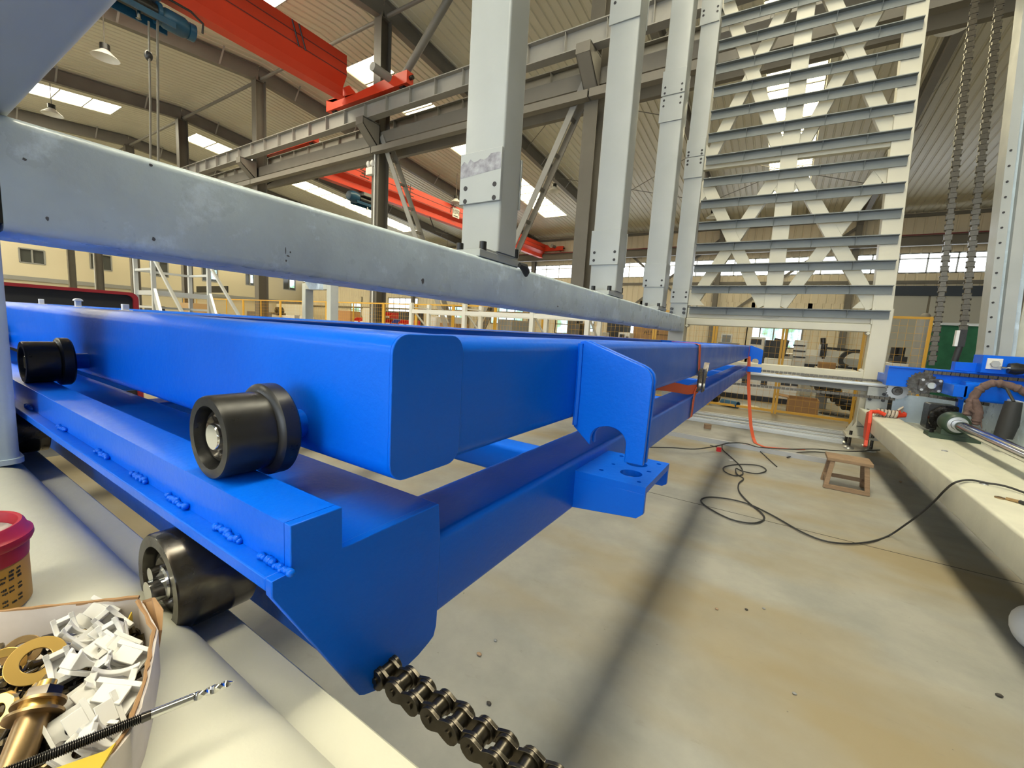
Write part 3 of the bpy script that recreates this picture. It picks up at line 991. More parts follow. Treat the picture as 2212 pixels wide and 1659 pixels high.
x = -.396
i = 0
while x < .26:
    outer = i % 2 == 0
    ya, yb = (.3130, .3410) if outer else (.3180, .3360)
    for yy in (ya, yb):
        part(ch, 'outer_plate' if outer else 'inner_plate', link_plate(x, yy, .0045, .0128), CHAIN, bev=.0006)
    part(ch, 'roller', B().cyl((x, .3225, CZ), (x, .3360, CZ), .0098, 18), CHAIN)
    part(ch, 'pin', B().cyl((x, .3110, CZ), (x, .3475, CZ), .0042, 12), CHAIN)
    x += PITCH
    i += 1
lb = B()
x = -.396 - PITCH
i = 1
while x > -3.6:
    ya, yb = (.3130, .3410) if i % 2 == 0 else (.3180, .3360)
    for yy in (ya, yb):
        lb.prism([(x + .004, CZ - .012), (x - .009, CZ - .009), (x - .012, CZ), (x - .009, CZ + .009), (x + .004, CZ + .012), (x + PITCH / 2, CZ + .007), (x + PITCH - .004, CZ + .012), (x + PITCH + .009, CZ + .009), (x + PITCH + .012, CZ), (x + PITCH + .009, CZ - .009), (x + PITCH - .004, CZ - .012), (x + PITCH / 2, CZ - .007)], 'Y', yy, yy + .0045)
    lb.cyl((x, .3225, CZ), (x, .3360, CZ), .0098, 8)
    x -= PITCH
    i += 1
part(ch, 'chain_run', lb, CHAIN, kind='stuff')

# ------------------------------------------------------------------ grey storage tower frame
SX0, SX1 = -1.60, -1.34
HOLE_ = mat('paint_chip_grey', (0.09, 0.09, 0.10), 0.7)
sb = thing('side_beam', 'long pale grey box beam overhead that carries the white posts', 'beam', (-1.47, 3.6, 1.44))
part(sb, 'box_section', B().prism(rrect(SX0, SX1, 1.436, 1.662, .022, 6), 'Y', .1845, 7.10), GREY)
part(sb, 'end_plate', B().box(SX0 + .005, SX1 - .004, .1803, .1843, 1.45, 1.65), BLACK, 'dark joint gap at the beam end')
for k, (x, y, dx, dz) in enumerate(((332, 517, .004, .006), (617, 541, .002, .012), (622, 553, .007, .003), (618, 563, .003, .004), (627, 545, .003, .003), (913, 607, .010, .014), (102, 472, .003, .006), (53, 344, .004, .003), (326, 357, .005, .004), (1205, 662, .012, .006))):
    c = on('X', SX1, x, y)
    pr = [(c.y + dx * math.cos(a) * random.uniform(.6, 1.1), c.z + dz * math.sin(a) * random.uniform(.6, 1.1)) for a in [2 * PI * j / 9 for j in range(9)]]
    part(sb, 'paint_chip', B().plate(pr, [], 'X', SX1 + .0001, SX1 + .0005), HOLE_, 'dark chip in the grey paint', smooth=False)
cp = thing('corner_post', 'pale grey corner post at the left edge, standing on the cream beam', 'post', (-1.47, 0.05, .955))
part(cp, 'shaft', B().prism(rrect(SX0, SX1, -.06, .180, .020, 5), 'Z', .955, 1.664), GREY)
part(cp, 'base_weld', B().prism(rrect(SX0 - .006, SX1 + .006, -.066, .186, .022, 5), 'Z', .955, .966), GREY)
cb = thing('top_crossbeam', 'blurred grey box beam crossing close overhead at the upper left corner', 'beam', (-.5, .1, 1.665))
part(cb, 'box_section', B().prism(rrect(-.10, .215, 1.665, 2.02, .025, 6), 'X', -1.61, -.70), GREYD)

bb_ = thing('base_crossbeam', 'cream grey rounded beam in the foreground carrying the can and the box of fixings', 'beam', (-.3, .05, .74))
prof = [(-.16, .76), (-.16, .90), (-.145, .938), (-.11, .955), (.128, .955)]
prof += [(.128 + .072 * math.sin(a), .955 - .050 * (1 - math.cos(a)) - .0) for a in [PI / 2 * k / 9 for k in range(1, 10)]]
prof += [(.2005, .76)]
part(bb_, 'box_section', B().prism(prof, 'X', -1.9, 1.25), CREAM)
part(bb_, 'running_ledge', B().prism([(.19, .890), (.19, .905), (.246, .905), (.249, .902), (.249, .790), (.19, .790)], 'X', -3.4, 1.25), CREAM)
for xx in (-1.75, 1.05):
    part(bb_, 'leg', B().prism(rrect(xx - .08, xx + .08, -.1, .15, .015, 3), 'Z', 0, .765), CREAM)
bb2 = thing('rail_support', 'cream grey running rail left of the corner post under the lower wheels', 'rail', (-3.9, .2, 0))
part(bb2, 'rail', B().box(-4.6, -3.41, .12, .25, .78, .905), CREAM, smooth=False)
part(bb2, 'leg', B().box(-4.2, -4.05, .12, .25, 0, .78), CREAM, smooth=False)

# posts on the side beam
HOLE = mat('dark_bolt_hole', (0.02, 0.018, 0.02), 0.6)
PY = [(1.905, 2.085), (3.80, 3.99), (5.585, 5.79)]
PLAB = ['large white box post nearest the camera, with a scorched band above its four bolts', 'second white box post along the grey beam, with two plain splice plates', 'third white box post on the grey beam, joined high up by paired bolted plates']
# splice plate spans per post, from pixels on the front face: (top, bottom, rows of bolts)
SPL = [[(330, 440, ((406, 434),))], [(497, 572, ((545, 562),)), (-30, 58, ((14, 0),))], [(570, 620, ((606, 617),)), (160, 212, ((195, 207),)), (215, 268, ((222, 234),))]]
SCX = [1030, 1315, 1420]
for k, (y0, y1) in enumerate(PY):
    t = thing('tower_post', PLAB[k], 'post', (-1.47, (y0 + y1) / 2, 1.662), 'white posts on the side beam')
    part(t, 'base_plate', B().box(SX0 + .012, SX1 - .006, y0 - .15, y1 + .06, 1.663, 1.700), POST, bev=.003)
    part(t, 'foot_plate', B().box(SX0 + .02, SX1 - .012, y0 - .09, y1 + .04, 1.7005, 1.712), POST, bev=.002)
    part(t, 'shaft', B().prism(rrect(SX0, SX1, y0, y1, .013, 4), 'Z', 1.713, 9.4), POST)
    for xx in (SX0 + .085, SX1 - .022):
        part(t, 'bolt', B().cyl((xx, y0 - .105, 1.700), (xx, y0 - .105, 1.742), .019, 16), BLACK, 'black socket head bolt')
    for (pt, pb, rows) in SPL[k]:
        zt, zb = on('Y', y0, SCX[k], pt).z, on('Y', y0, SCX[k], pb).z
        s = part(t, 'splice_plate', B().box(SX0 - .012, SX1 + .002, y0 - .014, y0 - .0005, zb, zt), POST, bev=.002)
        e = part(t, 'splice_plate', B().box(SX0 - .012, SX1 + .002, y1 + .0005, y1 + .014, zb, zt), POST, bev=.002)
        for rr in rows:
            for q in rr:
                zz = on('Y', y0, SCX[k], q).z
                for xx in (SX0 + .03, SX1 - .035):
                    part(s, 'bolt_hole', B().cyl((xx, y0 - .0165, zz), (xx, y0 - .010, zz), .0125, 14), HOLE)
        if k == 0:
            zz0, zz1 = on('Y', y0, 1030, 352).z, on('Y', y0, 1030, 380).z
            b = B()
            n = 12
            up_ = [(SX0 - .010 + (SX1 - SX0 + .010) * i / n, zz0 + random.uniform(-.015, .015) + .02 * i / n) for i in range(n + 1)]
            dn_ = [(SX1 - .001, zz1 + .012), (SX0 - .010, zz1 - .008)]
            b.plate(up_ + dn_, [], 'Y', y0 - .0148, y0 - .0143)
            part(s, 'scorched_band', b, STAIN, 'dark scorched band')
    if k == 0:
        part(t, 'grime_streak', B().plate([(SX0 + .02, 1.98), (SX0 + .035, 1.97), (SX0 + .04, 2.10), (SX0 + .018, 2.12)], [], 'Y', y0 - .0009, y0 - .0004), STAIN, smooth=False)
    part(t, 'back_bolt', B().cyl((SX1 - .02, y1 + .03, 1.712), (SX1 - .02, y1 + .03, 1.76), .016, 12), BLACK)
# dark rag / clamp on the beam right of the first post
rg = on('X', SX1 + .01, 1130, 578)
b = B()
b.tube([on('X', SX1 + .02, 1122, 572), on('X', SX1 + .03, 1132, 577), on('X', SX1 + .03, 1137, 588), on('X', SX1 + .02, 1136, 596)], [.014, .024, .022, .010], 8)
solo('knee_pad_rag', b, RUBBER, 'crumpled dark rag hanging over the grey beam beside the first white post', 'rag')

# lattice tower at the far end
YL = 7.20


def warp(x, z):
    q = max(0.0, z - 1.9) * (x + 1.3) / 2.4
    return x - .043 * q, z - .015 * q


lt = thing('lattice_tower', 'tall white lattice of crossed bars and shelf rungs at the end of the grey beam', 'lattice', (-.1, YL, 1.66))


def member(x0, z0, x1, z1, w, name='diagonal', d=.09, dy=0.0, m=None):
    a, b_ = warp(x0, z0), warp(x1, z1)
    return part(lt, name, B().bar((a[0], YL + .075 + dy, a[1]), (b_[0], YL + .075 + dy, b_[1]), d, w, (0, 1, 0)), m or LATT, smooth=False, bev=.004)


member(-1.47, 1.66, -1.47, 9.3, .26, 'left_chord', .18, 0, POST)
member(1.035, 1.66, 1.035, 9.3, .205, 'right_chord', .18)
member(-.19, 1.70, -.19, 9.3, .205, 'centre_column', .12)
for zb, zt in ((1.87, 3.75), (3.98, 6.30), (6.5, 8.9)):
    for (xa, xb) in ((-1.30, -.30), (-.09, .94)):
        member(xa, zt, xb, zb, .165, dy=.0)
        member(xb, zt, xa, zb, .165, dy=.012)
for zc in (3.86, 6.4):
    member(-1.34, zc + .09, .94, zc + .09, .10, 'horizontal_bar')
    member(-1.34, zc - .09, .94, zc - .09, .06, 'horizontal_bar', .05, .05)
for s, (xa, xb) in ((0, (-.50, .14)), (1, (-.50, .14))):
    zz = 3.98 if s == 0 else 3.72
    dz = .26 if s == 0 else -.26
    p = [warp(xa, zz), warp(xb, zz), warp(-.09, zz + dz), warp(-.30, zz + dz)]
    part(lt, 'gusset', B().plate(p, [], 'Y', YL + .045, YL + .06), LATT, smooth=False)
for x0, x1 in ((-1.36, -1.1), (.72, .95)):
    for zz, dz in ((3.98, .32), (3.72, -.34), (1.86, .28)):
        p = [warp(x0, zz), warp(x1, zz), warp(x1 if x0 > 0 else x0, zz + dz)]
        part(lt, 'gusset', B().plate(p, [], 'Y', YL + .035, YL + .05), LATT, smooth=False)
for (pt, pb, rows) in ((625, 655, (632, 642)), (300, 338, (327, 334)), (340, 384, (346, 354)), (-8, 50, (20, 30))):
    xc = 1480 + (655 - (pt + pb) / 2) * .098
    zt, zb = on('Y', YL, xc, pt).z, on('Y', YL, xc, pb).z
    s = part(lt, 'splice_plate', B().box(-1.605, -1.338, YL - .034, YL - .016, zb, zt), POST, bev=.003)
    for q in rows:
        zz = on('Y', YL, xc, q).z
        for xx in (-1.565, -1.375):
            part(s, 'bolt_hole', B().cyl((xx, YL - .037, zz), (xx, YL - .03, zz), .016, 12), HOLE)
for zz in (1.735, 1.795):
    for xx in (-1.57, -1.38):
        part(lt, 'bolt', B().cyl((xx, YL - .05, zz), (xx, YL - .012, zz), .022, 12), BLACK, 'black hex bolt')
NR = 24
for k in range(NR):
    z = 1.825 + .3165 * k
    a, c = warp(-1.30, z), warp(1.10, z)
    rg_ = part(lt, 'rung', B().bar((a[0], YL - .066, a[1] + .003), (c[0], YL - .066, c[1] + .003), .072, .010, (0, 1, 0)).bar((a[0], YL - .030, a[1] - .050), (c[0], YL - .030, c[1] - .050), .012, .100, (0, 1, 0)), RUNGM, 'grey angle shelf rung', smooth=False)
    for f in (.22, .42, .62, .82):
        st = B()
        xx = a[0] + (c[0] - a[0]) * f
        zz = a[1] + (c[1] - a[1]) * f
        st.prism([(YL - .036, zz - .002), (YL - .095, zz - .002), (YL - .036, zz - .098)], 'X', xx - .004, xx + .004)
        part(rg_, 'rib', st, RUNGM, smooth=False)

# portal base under the lattice
pb = thing('tower_portal', 'white portal frame with a wide opening under the lattice, on levelling feet', 'frame', (0, YL + .1, 0))
part(pb, 'top_rail', B().prism(rrect(YL, YL + .19, 1.555, 1.66, .012, 3), 'X', -1.335, .945).prism(rrect(YL + .03, YL + .19, 1.66, 1.82, .012, 3), 'X', -1.335, .945), LATT, smooth=False, bev=.004)
part(pb, 'right_leg', B().prism(rrect(.945, 1.145, YL - .02, YL + .20, .012, 3), 'Z', .30, 1.86), LATT, smooth=False)
part(pb, 'left_leg', B().prism(rrect(SX0 + .02, SX1 - .002, YL - .06, YL + .20, .012, 3), 'Z', .30, 1.655), LATT, smooth=False)
part(pb, 'lower_rail', B().prism(rrect(YL, YL + .19, .915, 1.030, .010, 3), 'X', -1.335, .945), LATT, smooth=False)
cc = B()
for (x, z, a) in ((-1.33, 1.552, 0), (.94, 1.552, 0), (.94, 1.032, 0)):
    cc.obox((x + (.012 if x < 0 else -.012), YL + .09, z + (-.012 if z > 1.3 else .012)), (.035, .17, .035), (0, R(45), 0))
part(pb, 'corner_weld', cc, LATT, smooth=False)
for x0, x1, nm in ((.86, 1.20, 'foot'), (SX0 - .05, SX1 + .05, 'foot')):
    f = part(pb, nm, B().box(x0, x1, YL - .10, YL + .28, .155, .185).plate([(x0 + .01, .185), (x0 + .10, .185), (x0 + .10, .36), (x0 + .085, .36)], [], 'Y', YL - .05, YL - .035).plate([(x0 + .01, .185), (x0 + .10, .185), (x0 + .10, .36), (x0 + .085, .36)], [], 'Y', YL + .18, YL + .195).box(x0 + .085, x1 - .05, YL - .02, YL + .2, .18, .31), LATT, smooth=False)
    for xx in (x0 + .05, x1 - .06):
        for yy in (YL - .07, YL + .25):
            part(f, 'levelling_screw', B().cyl((xx, yy, .035), (xx, yy, .24), .018, 10), STEELDK)
            part(f, 'levelling_pad', B().lathe([(0, 0), (0, .062), (.018, .055), (.036, .02), (.036, 0)], (xx, yy, 0.0005), (0, 0, 1), 20), ZINC)
# running rail, chain guide and drive plate along the portal
gr = thing('far_running_rail', 'pale running rail with a grey side plate along the portal, reaching right to the sprocket', 'rail', (0, 7.0, .79))
part(gr, 'rail', B().box(-4.4, 1.20, 7.02, 7.10, .880, .905), ALU, smooth=False)
part(gr, 'side_plate', B().box(-4.4, 1.16, 7.06, 7.075, .790, .880), GREYM, smooth=False)
part(gr, 'shelf', B().box(-4.4, 1.16, 7.075, 7.2, .800, .83), GREY, smooth=False)
part(gr, 'guide_strip', B().box(-4.4, 1.22, 6.985, 7.02, .868, .880), WHITEM, smooth=False)
kb = part(gr, 'mounting_plate', B().box(.99, 1.20, 6.98, 7.06, .50, .86), POST, smooth=False)
for (xx, zz) in ((1.02, .70), (1.02, .56), (1.15, .78), (1.15, .70), (1.15, .58)):
    part(kb, 'bolt', B().cyl((xx, 6.955, zz), (xx, 6.98, zz), .018, 12), BLACK)


def chain_line(x0, z0, x1, z1, y, n, p=.05):
    b = B()
    d = Vector((x1 - x0, 0, z1 - z0))
    m = int(d.length / p)
    for i in range(m):
        a = Vector((x0, y, z0)) + d * (i / m)
        c = Vector((x0, y, z0)) + d * ((i + .9) / m)
        b.bar(a, c, .035 if i % 2 else .05, .032, (0, 1, 0))
    return b


fc = thing('drive_chain', 'far drive chain looping along the running rail to its sprocket', 'chain', (0, 6.96, .62))
part(fc, 'upper_run', chain_line(-4.3, .945, 1.26, .940, 6.955, 1), CHAIN)
part(fc, 'lower_run', chain_line(-4.3, .680, 1.26, .735, 6.955, 1), CHAIN)
sp = thing('chain_sprocket', 'grey chain sprocket at the right end of the far running rail', 'sprocket', (1.262, 6.95, .74))
tooth = []
for k in range(40):
    a = 2 * PI * k / 40
    rr = .108 if k % 2 else .095
    tooth.append((1.262 + rr * math.cos(a), .840 + rr * math.sin(a)))
part(sp, 'toothed_disc', B().plate(tooth, [circ(1.262, .84, .03)], 'Y', 6.93, 6.965), ZINC, smooth=False)
part(sp, 'hub', B().lathe([(0, 0), (0, .022), (.01, .024), (.01, .05), (.03, .055), (.03, .03)], (1.262, 6.90, .84), (0, 1, 0), 24), STEELDK)
part(sp, 'shaft', B().cyl((1.262, 6.93, .84), (1.262, 7.1, .84), .02, 12), STEELDK)

# floor rails and channel
for k, (y, z, w) in enumerate(((8.10, .05, .10), (7.93, .055, .07), (7.62, .05, .09), (7.40, .045, .06))):
    solo('floor_rail', B().box(-4.5, 1.05 - .06 * k, y - w / 2, y + w / 2, 0, z).box(-4.5, 1.05 - .06 * k, y - w / 4, y + w / 4, z + .0005, z + .02), ALU, ['farthest of the four aluminium rails lying by the yellow fence', 'second aluminium rail from the yellow fence, lying on the floor', 'third aluminium rail from the yellow fence, lying on the floor', 'narrow aluminium rail lying farthest from the yellow fence'][k], 'rail', 'aluminium rails by the fence', smooth=False)
p0, p1 = Vector((-4.5, 6.05, 0)), Vector((.66, 5.93, 0))
solo('floor_channel', B().bar(p0 + Vector((0, 0, .028)), p1 + Vector((0, 0, .028)), .055, .055, (0, 1, 0)), ZINC, 'long galvanised square tube lying alone across the floor before the stool', 'channel', smooth=False)

# ------------------------------------------------------------------ right side of the frame
RX0, RX1, RZ0, RZ1 = .955, 1.235, .385, .566
rb = thing('right_base_beam', 'cream grey box beam running low along the right side to the portal', 'beam', (1.09, 4, RZ0))
part(rb, 'box_section', B().prism(rrect(RX0, RX1, RZ0, RZ1, .016, 5), 'Y', .26, 7.17), CREAM)
for (x, y) in ((1.165, 4.55), (1.10, 3.55)):
    part(rb, 'plug_bolt', B().lathe([(0, 0), (0, .02), (.006, .018), (.006, .010), (.002, .009), (.002, 0)], (x, y, RZ1), (0, 0, 1), 14), ZINC)
sbed = thing('drive_bed', 'grey steel bed with upright plate right of the low cream beam, under the polished shaft', 'bed', (1.5, 4.5, 0))
part(sbed, 'bed_plate', B().box(1.315, 1.95, .6, 6.95, .43, .47), CREAM, smooth=False)
part(sbed, 'upright_plate', B().box(1.90, 1.93, .6, 6.95, .47, .93), GREY, smooth=False)
part(sbed, 'end_plate', B().box(1.24, 1.93, 6.95, 6.98, .36, .80), GREY, smooth=False)
part(sbed, 'plinth', B().box(1.5, 1.9, .7, 6.9, 0, .43), GREY, smooth=False)
SHX, SHZ = 1.555, .635
sh = thing('drive_shaft', 'polished steel shaft running out of a green bearing housing at the right', 'shaft', (SHX, 4, SHZ - .1))
part(sh, 'rod', B().cyl((SHX, 1.2, SHZ), (SHX, 6.15, SHZ), .050, 32), CHROME)
part(sh, 'sprocket', B().lathe([(0, .06), (0, .13), (.03, .135), (.035, .12), (.035, .06)], (SHX, 6.22, SHZ), (0, 1, 0), 36), STEELDK)
for nm, y in (('bearing_housing', 5.86), ('bearing_housing', 3.05)):
    h = part(sh, nm, B().lathe([(0, .055), (0, .085), (.02, .105), (.10, .118), (.2, .105), (.22, .085), (.22, .055)], (SHX, y, SHZ), (0, 1, 0), 32).box(SHX - .19, SHX + .19, y + .02, y + .20, .4705, .515).box(SHX - .10, SHX + .10, y + .03, y + .19, .515, .57), LEAF, 'dark green pillow block bearing')
    part(h, 'inner_ring', B().ring((SHX, y - .012, SHZ), (SHX, y + .01, SHZ), .078, .052, 28), ZINC)
    for dx in (-.15, .15):
        part(h, 'bolt', B().cyl((SHX + dx, y + .11, .515), (SHX + dx, y + .11, .555), .018, 6), BLACK)
part(sh, 'motor_block', B().prism(rrect(SHX - .13, SHX + .10, .50, .78, .02, 3), 'Y', 6.28, 6.50), BLACK, 'black square gearbox flange')

# second blue carriage outside the tower
rc = thing('side_carriage', 'second blue carriage at the right edge with chain and bearing blocks', 'carriage', (1.8, 6.5, .9))
part(rc, 'track_beam', B().prism([(6.42, .93), (6.42, 1.14), (6.40, 1.14), (6.40, 1.155), (6.62, 1.155), (6.62, .93)], 'X', 1.06, 4.2), BLUE, smooth=False)
part(rc, 'front_tube', B().prism(rrect(6.02, 6.20, .87, 1.06, .03, 6), 'X', 1.60, 4.2), BLUE)
part(rc, 'tube_bracket', B().box(1.52, 1.62, 6.02, 6.42, .90, 1.02), BLUE, smooth=False, bev=.004)
part(rc, 'upper_block', B().box(1.60, 1.88, 6.44, 6.56, 1.156, 1.25), BLUE, smooth=False, bev=.003)
ub = part(rc, 'bearing_carrier', B().box(1.76, 3.4, 6.30, 6.56, 1.156, 1.34), BLUE, smooth=False, bev=.003)
part(ub, 'square_flange', B().box(1.79, 1.90, 6.285, 6.30, 1.20, 1.31), NYLON, 'white square flange plate', smooth=False)
part(ub, 'flange_nut', B().cyl((1.845, 6.25, 1.255), (1.845, 6.286, 1.255), .035, 6), ZINC)
for xx in (1.98, 2.12):
    part(ub, 'guide_roller', B().lathe([(0, 0), (0, .05), (.05, .06), (.10, .05), (.10, 0)], (xx - .05, 6.23, 1.22), (1, 0, 0), 24), BLACK)
part(ub, 'roller_pin', B().cyl((1.88, 6.23, 1.22), (2.25, 6.23, 1.22), .014, 10), CHROME)
fb = part(rc, 'sprocket_bearing', B().prism(rrect(1.33, 1.52, .90, 1.05, .02, 4), 'Y', 6.375, 6.40), STEELDK, 'dark square flange bearing')
part(fb, 'shaft_end', B().cyl((1.425, 6.33, .975), (1.425, 6.38, .975), .035, 18), CHROME)
for dx in (-.07, .07):
    for dz in (-.055, .055):
        part(fb, 'bolt', B().cyl((1.425 + dx, 6.36, .975 + dz), (1.425 + dx, 6.376, .975 + dz), .014, 10), ZINC)
tooth = []
for k in range(44):
    a = 2 * PI * k / 44
    rr = .135 if k % 2 else .118
    tooth.append((1.36 + rr * math.cos(a), .985 + rr * math.sin(a)))
part(rc, 'sprocket', B().plate(tooth, [], 'Y', 6.402, 6.418), STEELDK, smooth=False)
part(rc, 'chain_run', chain_line(1.36, 1.118, 4.1, 1.09, 6.41, 1, .035), CHAIN, kind='stuff')
part(rc, 'lower_chain_run', chain_line(1.36, .86, 2.0, .82, 6.41, 1, .035), CHAIN, kind='stuff')
part(rc, 'hanging_bracket', B().box(1.66, 1.70, 6.36, 6.44, .62, .93), BLUE, smooth=False)
for xx in (2.6, 3.9):
    part(rc, 'support_leg', B().box(xx - .06, xx + .06, 6.45, 6.6, 0, .93), BLUE, smooth=False)
part(rc, 'carrier_arm', B().box(1.06, 1.30, 6.62, 7.0, .95, 1.05), BLUE, smooth=False)

# hanging lift chains
for k, (pts, lab) in enumerate(((((2106, 0), (2064, 360), (2036, 620), (2012, 790)), 'left hanging lift chain of the pair beside the lattice'), (((2160, 0), (2118, 360), (2093, 600), (2080, 716)), 'right hanging lift chain ending in a turnbuckle above the blue block'))):
    P = [on('Y', 6.78, *q) for q in pts]
    P[0] = P[0] + (P[0] - P[1]) * .7
    t = thing('lift_chain', lab, 'chain', P[-1], 'hanging lift chains')
    b = B()
    tot = sum((P[i + 1] - P[i]).length for i in range(3))
    flip = 0
    for i in range(3):
        d = P[i + 1] - P[i]
        m = int(d.length / .055)
        for j in range(m):
            a, c = P[i] + d * (j / m), P[i] + d * ((j + 1) / m)
            e = (c - a) * .12
            b.bar(a - e * .2, c - e * .8, .066 if flip else .046, .030, (1, 0, 0))
            b.cyl(a + Vector((-.038, 0, 0)), a + Vector((.038, 0, 0)), .012, 8)
            flip ^= 1
    part(t, 'links', b, CHAIN, kind='stuff')
    if k:
        e = P[-1]
        part(t, 'turnbuckle', B().box(e.x - .028, e.x + .03, e.y - .03, e.y + .03, e.z - .17, e.z + .02), BLACK, smooth=False)
        part(t, 'nut', B().box(e.x - .055, e.x - .029, e.y - .032, e.y + .032, e.z - .17, e.z + .01), NYLON, smooth=False)
        part(t, 'threaded_rod', B().cyl((e.x - .02, e.y, 1.25), (e.x, e.y, e.z - .15), .030, 12), RUBBER, 'black threaded rod')

# right rear post pair
rp = thing('guide_post', 'white channel guide post at the right edge behind the blue carriage', 'post', (2.2, 7.4, 0))


def lean(xb, z):
    return xb - .060 * max(0, z - 1.4)


for x0, x1, yy, m in ((2.02, 2.10, 7.26, POST), (2.14, 2.24, 7.24, POST), (2.10, 2.14, 7.32, GREY), (2.24, 2.30, 7.32, GREY)):
    part(rp, 'channel', B().add([(lean(x, z), y, z) for z in (0, 1.4, 9) for x, y in ((x0, yy), (x1, yy), (x1, 7.5), (x0, 7.5))],
         [(0, 1, 2, 3), (11, 10, 9, 8)] + [(r_ * 4 + i, r_ * 4 + (i + 1) % 4, r_ * 4 + 4 + (i + 1) % 4, r_ * 4 + 4 + i) for r_ in (0, 1) for i in range(4)]), m, smooth=False)
for k in range(14):
    z = 1.45 + k * .17
    part(rp, 'slot', B().cyl((lean(2.05, z), 7.252, z), (lean(2.05, z), 7.262, z), .012, 8), HOLE)
part(rp, 'panel', B().box(2.34, 3.2, 7.5, 7.52, 0, 2.6), CREAM, 'cream side panel', smooth=False)
# ------------------------------------------------------------------ can of paste on the cream beam
CX, CY, CR, CZ0 = -.722, .046, .050, .9555
can = thing('grease_can', 'round mustard can with open red lid rim at the left edge', 'can', (CX, CY, CZ0))
part(can, 'body', B().lathe([(0, 0), (0, CR - .002), (.003, CR), (.062, CR), (.064, CR - .001), (.064, 0)], (CX, CY, CZ0), (0, 0, 1), 48), YLABEL, 'mustard label band')
part(can, 'rim', B().lathe([(.0642, 0), (.0642, CR + .0005), (.084, CR + .0015), (.085, CR + .004), (.090, CR + .0055), (.096, CR + .005), (.099, CR + .0015), (.108, CR - .001), (.111, CR - .003), (.110, CR - .006), (.098, CR - .008), (.094, CR - .009), (.094, 0)], (CX, CY, CZ0), (0, 0, 1), 48), RED, 'red plastic rim')
part(can, 'contents', B().lathe([(0, 0), (.0, .036), (.003, .041)], (CX, CY, CZ0 + .0945), (0, 0, 1), 32), mat('grimy_white_paste', (.5, .45, .43), .7, var=(.15, .12, .11), vs=60), 'grimy pale contents')
part(can, 'nozzle', B().ball((CX + .012, CY + .012, CZ0 + .097), .010, 8), STEELDK)
tx = B()
rnd = random.Random(3)
for row in range(9):
    for k in range(4):
        a = .30 + .16 * k + rnd.uniform(-.02, .02)
        z = CZ0 + .056 - row * .0052
        if (row in (3, 6)) or rnd.random() < .18:
            continue
        for q in range(3):
            a0 = a + q * .035
            p = Vector((CX + (CR + .0002) * math.cos(a0), CY + (CR + .0002) * math.sin(a0), z))
            tx.obox(p, (.0006, .0012, rnd.uniform(.0015, .0032)), (0, 0, a0))
part(can, 'lettering', tx, INK, 'small dark print rows', smooth=False)
can.scale = (1, 1, .87)
part(can, 'label_mark', B().obox((CX + CR * math.cos(.12), CY + CR * math.sin(.12), CZ0 + .032), (.0008, .009, .012), (0, R(20), .12)), RED, 'red mark on the label', smooth=False)

# ------------------------------------------------------------------ card tray of fixings
# inner directions of the tray, on the beam top
C1 = Vector((-.528, .1405, .9555))                   # far right corner
DA = Vector((-.076, -.087, 0)).normalized()          # along the far wall
DB = Vector((.118, -.052, 0)).normalized()           # along the right wall
DB = (DB - DA * DB.dot(DA) * .6).normalized()
LA, LB, HT = .24, .20, .047
box_ = thing('parts_tray', 'torn white lined cardboard tray full of cable mounts and bolts', 'box', C1)
up_ = Vector((0, 0, 1))


def wall_(b, p, d, L, nrm, t, z0, z1, n=14, jit=.0):
    vs, fs = [], []
    for i in range(n + 1):
        q = p + d * (L * i / n)
        zz = z1 + (random.uniform(-jit, jit) if jit else 0)
        w = nrm * random.uniform(-jit, jit) * .4
        for a, z in ((0, z0), (t, z0), (t, zz), (0, zz)):
            vs.append(q + nrm * a + w + up_ * z)
    for i in range(n):
        fs += [(i * 4 + k, i * 4 + (k + 1) % 4, i * 4 + 4 + (k + 1) % 4, i * 4 + 4 + k) for k in range(4)]
    fs += [(0, 1, 2, 3), tuple(range(4 * n + 3, 4 * n - 1, -1))]
    b.add(vs, fs)


part(box_, 'far_wall', (lambda b: (wall_(b, C1, DA, LA, -DB, .003, 0, HT, 16, .0008), b)[1])(B()), CARDW, smooth=False)
RIM = [C1 + up_ * .0445] + [on('Z', 1.0, *q) for q in ((333, 1362), (322, 1420), (313, 1463), (295, 1527), (270, 1584), (228, 1636), (150, 1710))]
RIM = [Vector((p.x, p.y, C1.z)) for p in RIM]
RIMS = []
for i in range(len(RIM) - 1):
    for k in range(4):
        RIMS.append(RIM[i].lerp(RIM[i + 1], k / 4))
RIMS.append(RIM[-1])
b = B()
vs, fs = [], []
for i, p in enumerate(RIMS):
    d = (RIMS[min(i + 1, len(RIMS) - 1)] - RIMS[max(i - 1, 0)]).normalized()
    nn = Vector((-d.y, d.x, 0)) * -1
    nn = nn if nn.dot(DA) < 0 else -nn
    jz = random.uniform(-.0015, .001)
    vs += [p, p + nn * .003, p + nn * .003 + up_ * (.044 + jz), p + up_ * (.044 + jz)]
for i in range(len(RIMS) - 1):
    fs += [(i * 4 + k, i * 4 + (k + 1) % 4, i * 4 + 4 + (k + 1) % 4, i * 4 + 4 + k) for k in range(4)]
b.add(vs, fs + [(0, 1, 2, 3), tuple(range(len(vs) - 1, len(vs) - 5, -1))])
part(box_, 'right_wall', b, CARDW, smooth=False)
part(box_, 'left_wall', (lambda b: (wall_(b, C1 + DA * LA, DB, LB, DA, .003, 0, HT, 6), b)[1])(B()), CARDW, smooth=False)
NE = C1 + DA * LA + DB * LB
q = NE - RIM[-1]
part(box_, 'near_wall', (lambda b: (wall_(b, RIM[-1], q.normalized(), q.length, Vector((q.y, -q.x, 0)).normalized(), .003, 0, HT - .006, 6), b)[1])(B()), YCARD, 'yellow printed near wall', smooth=False)
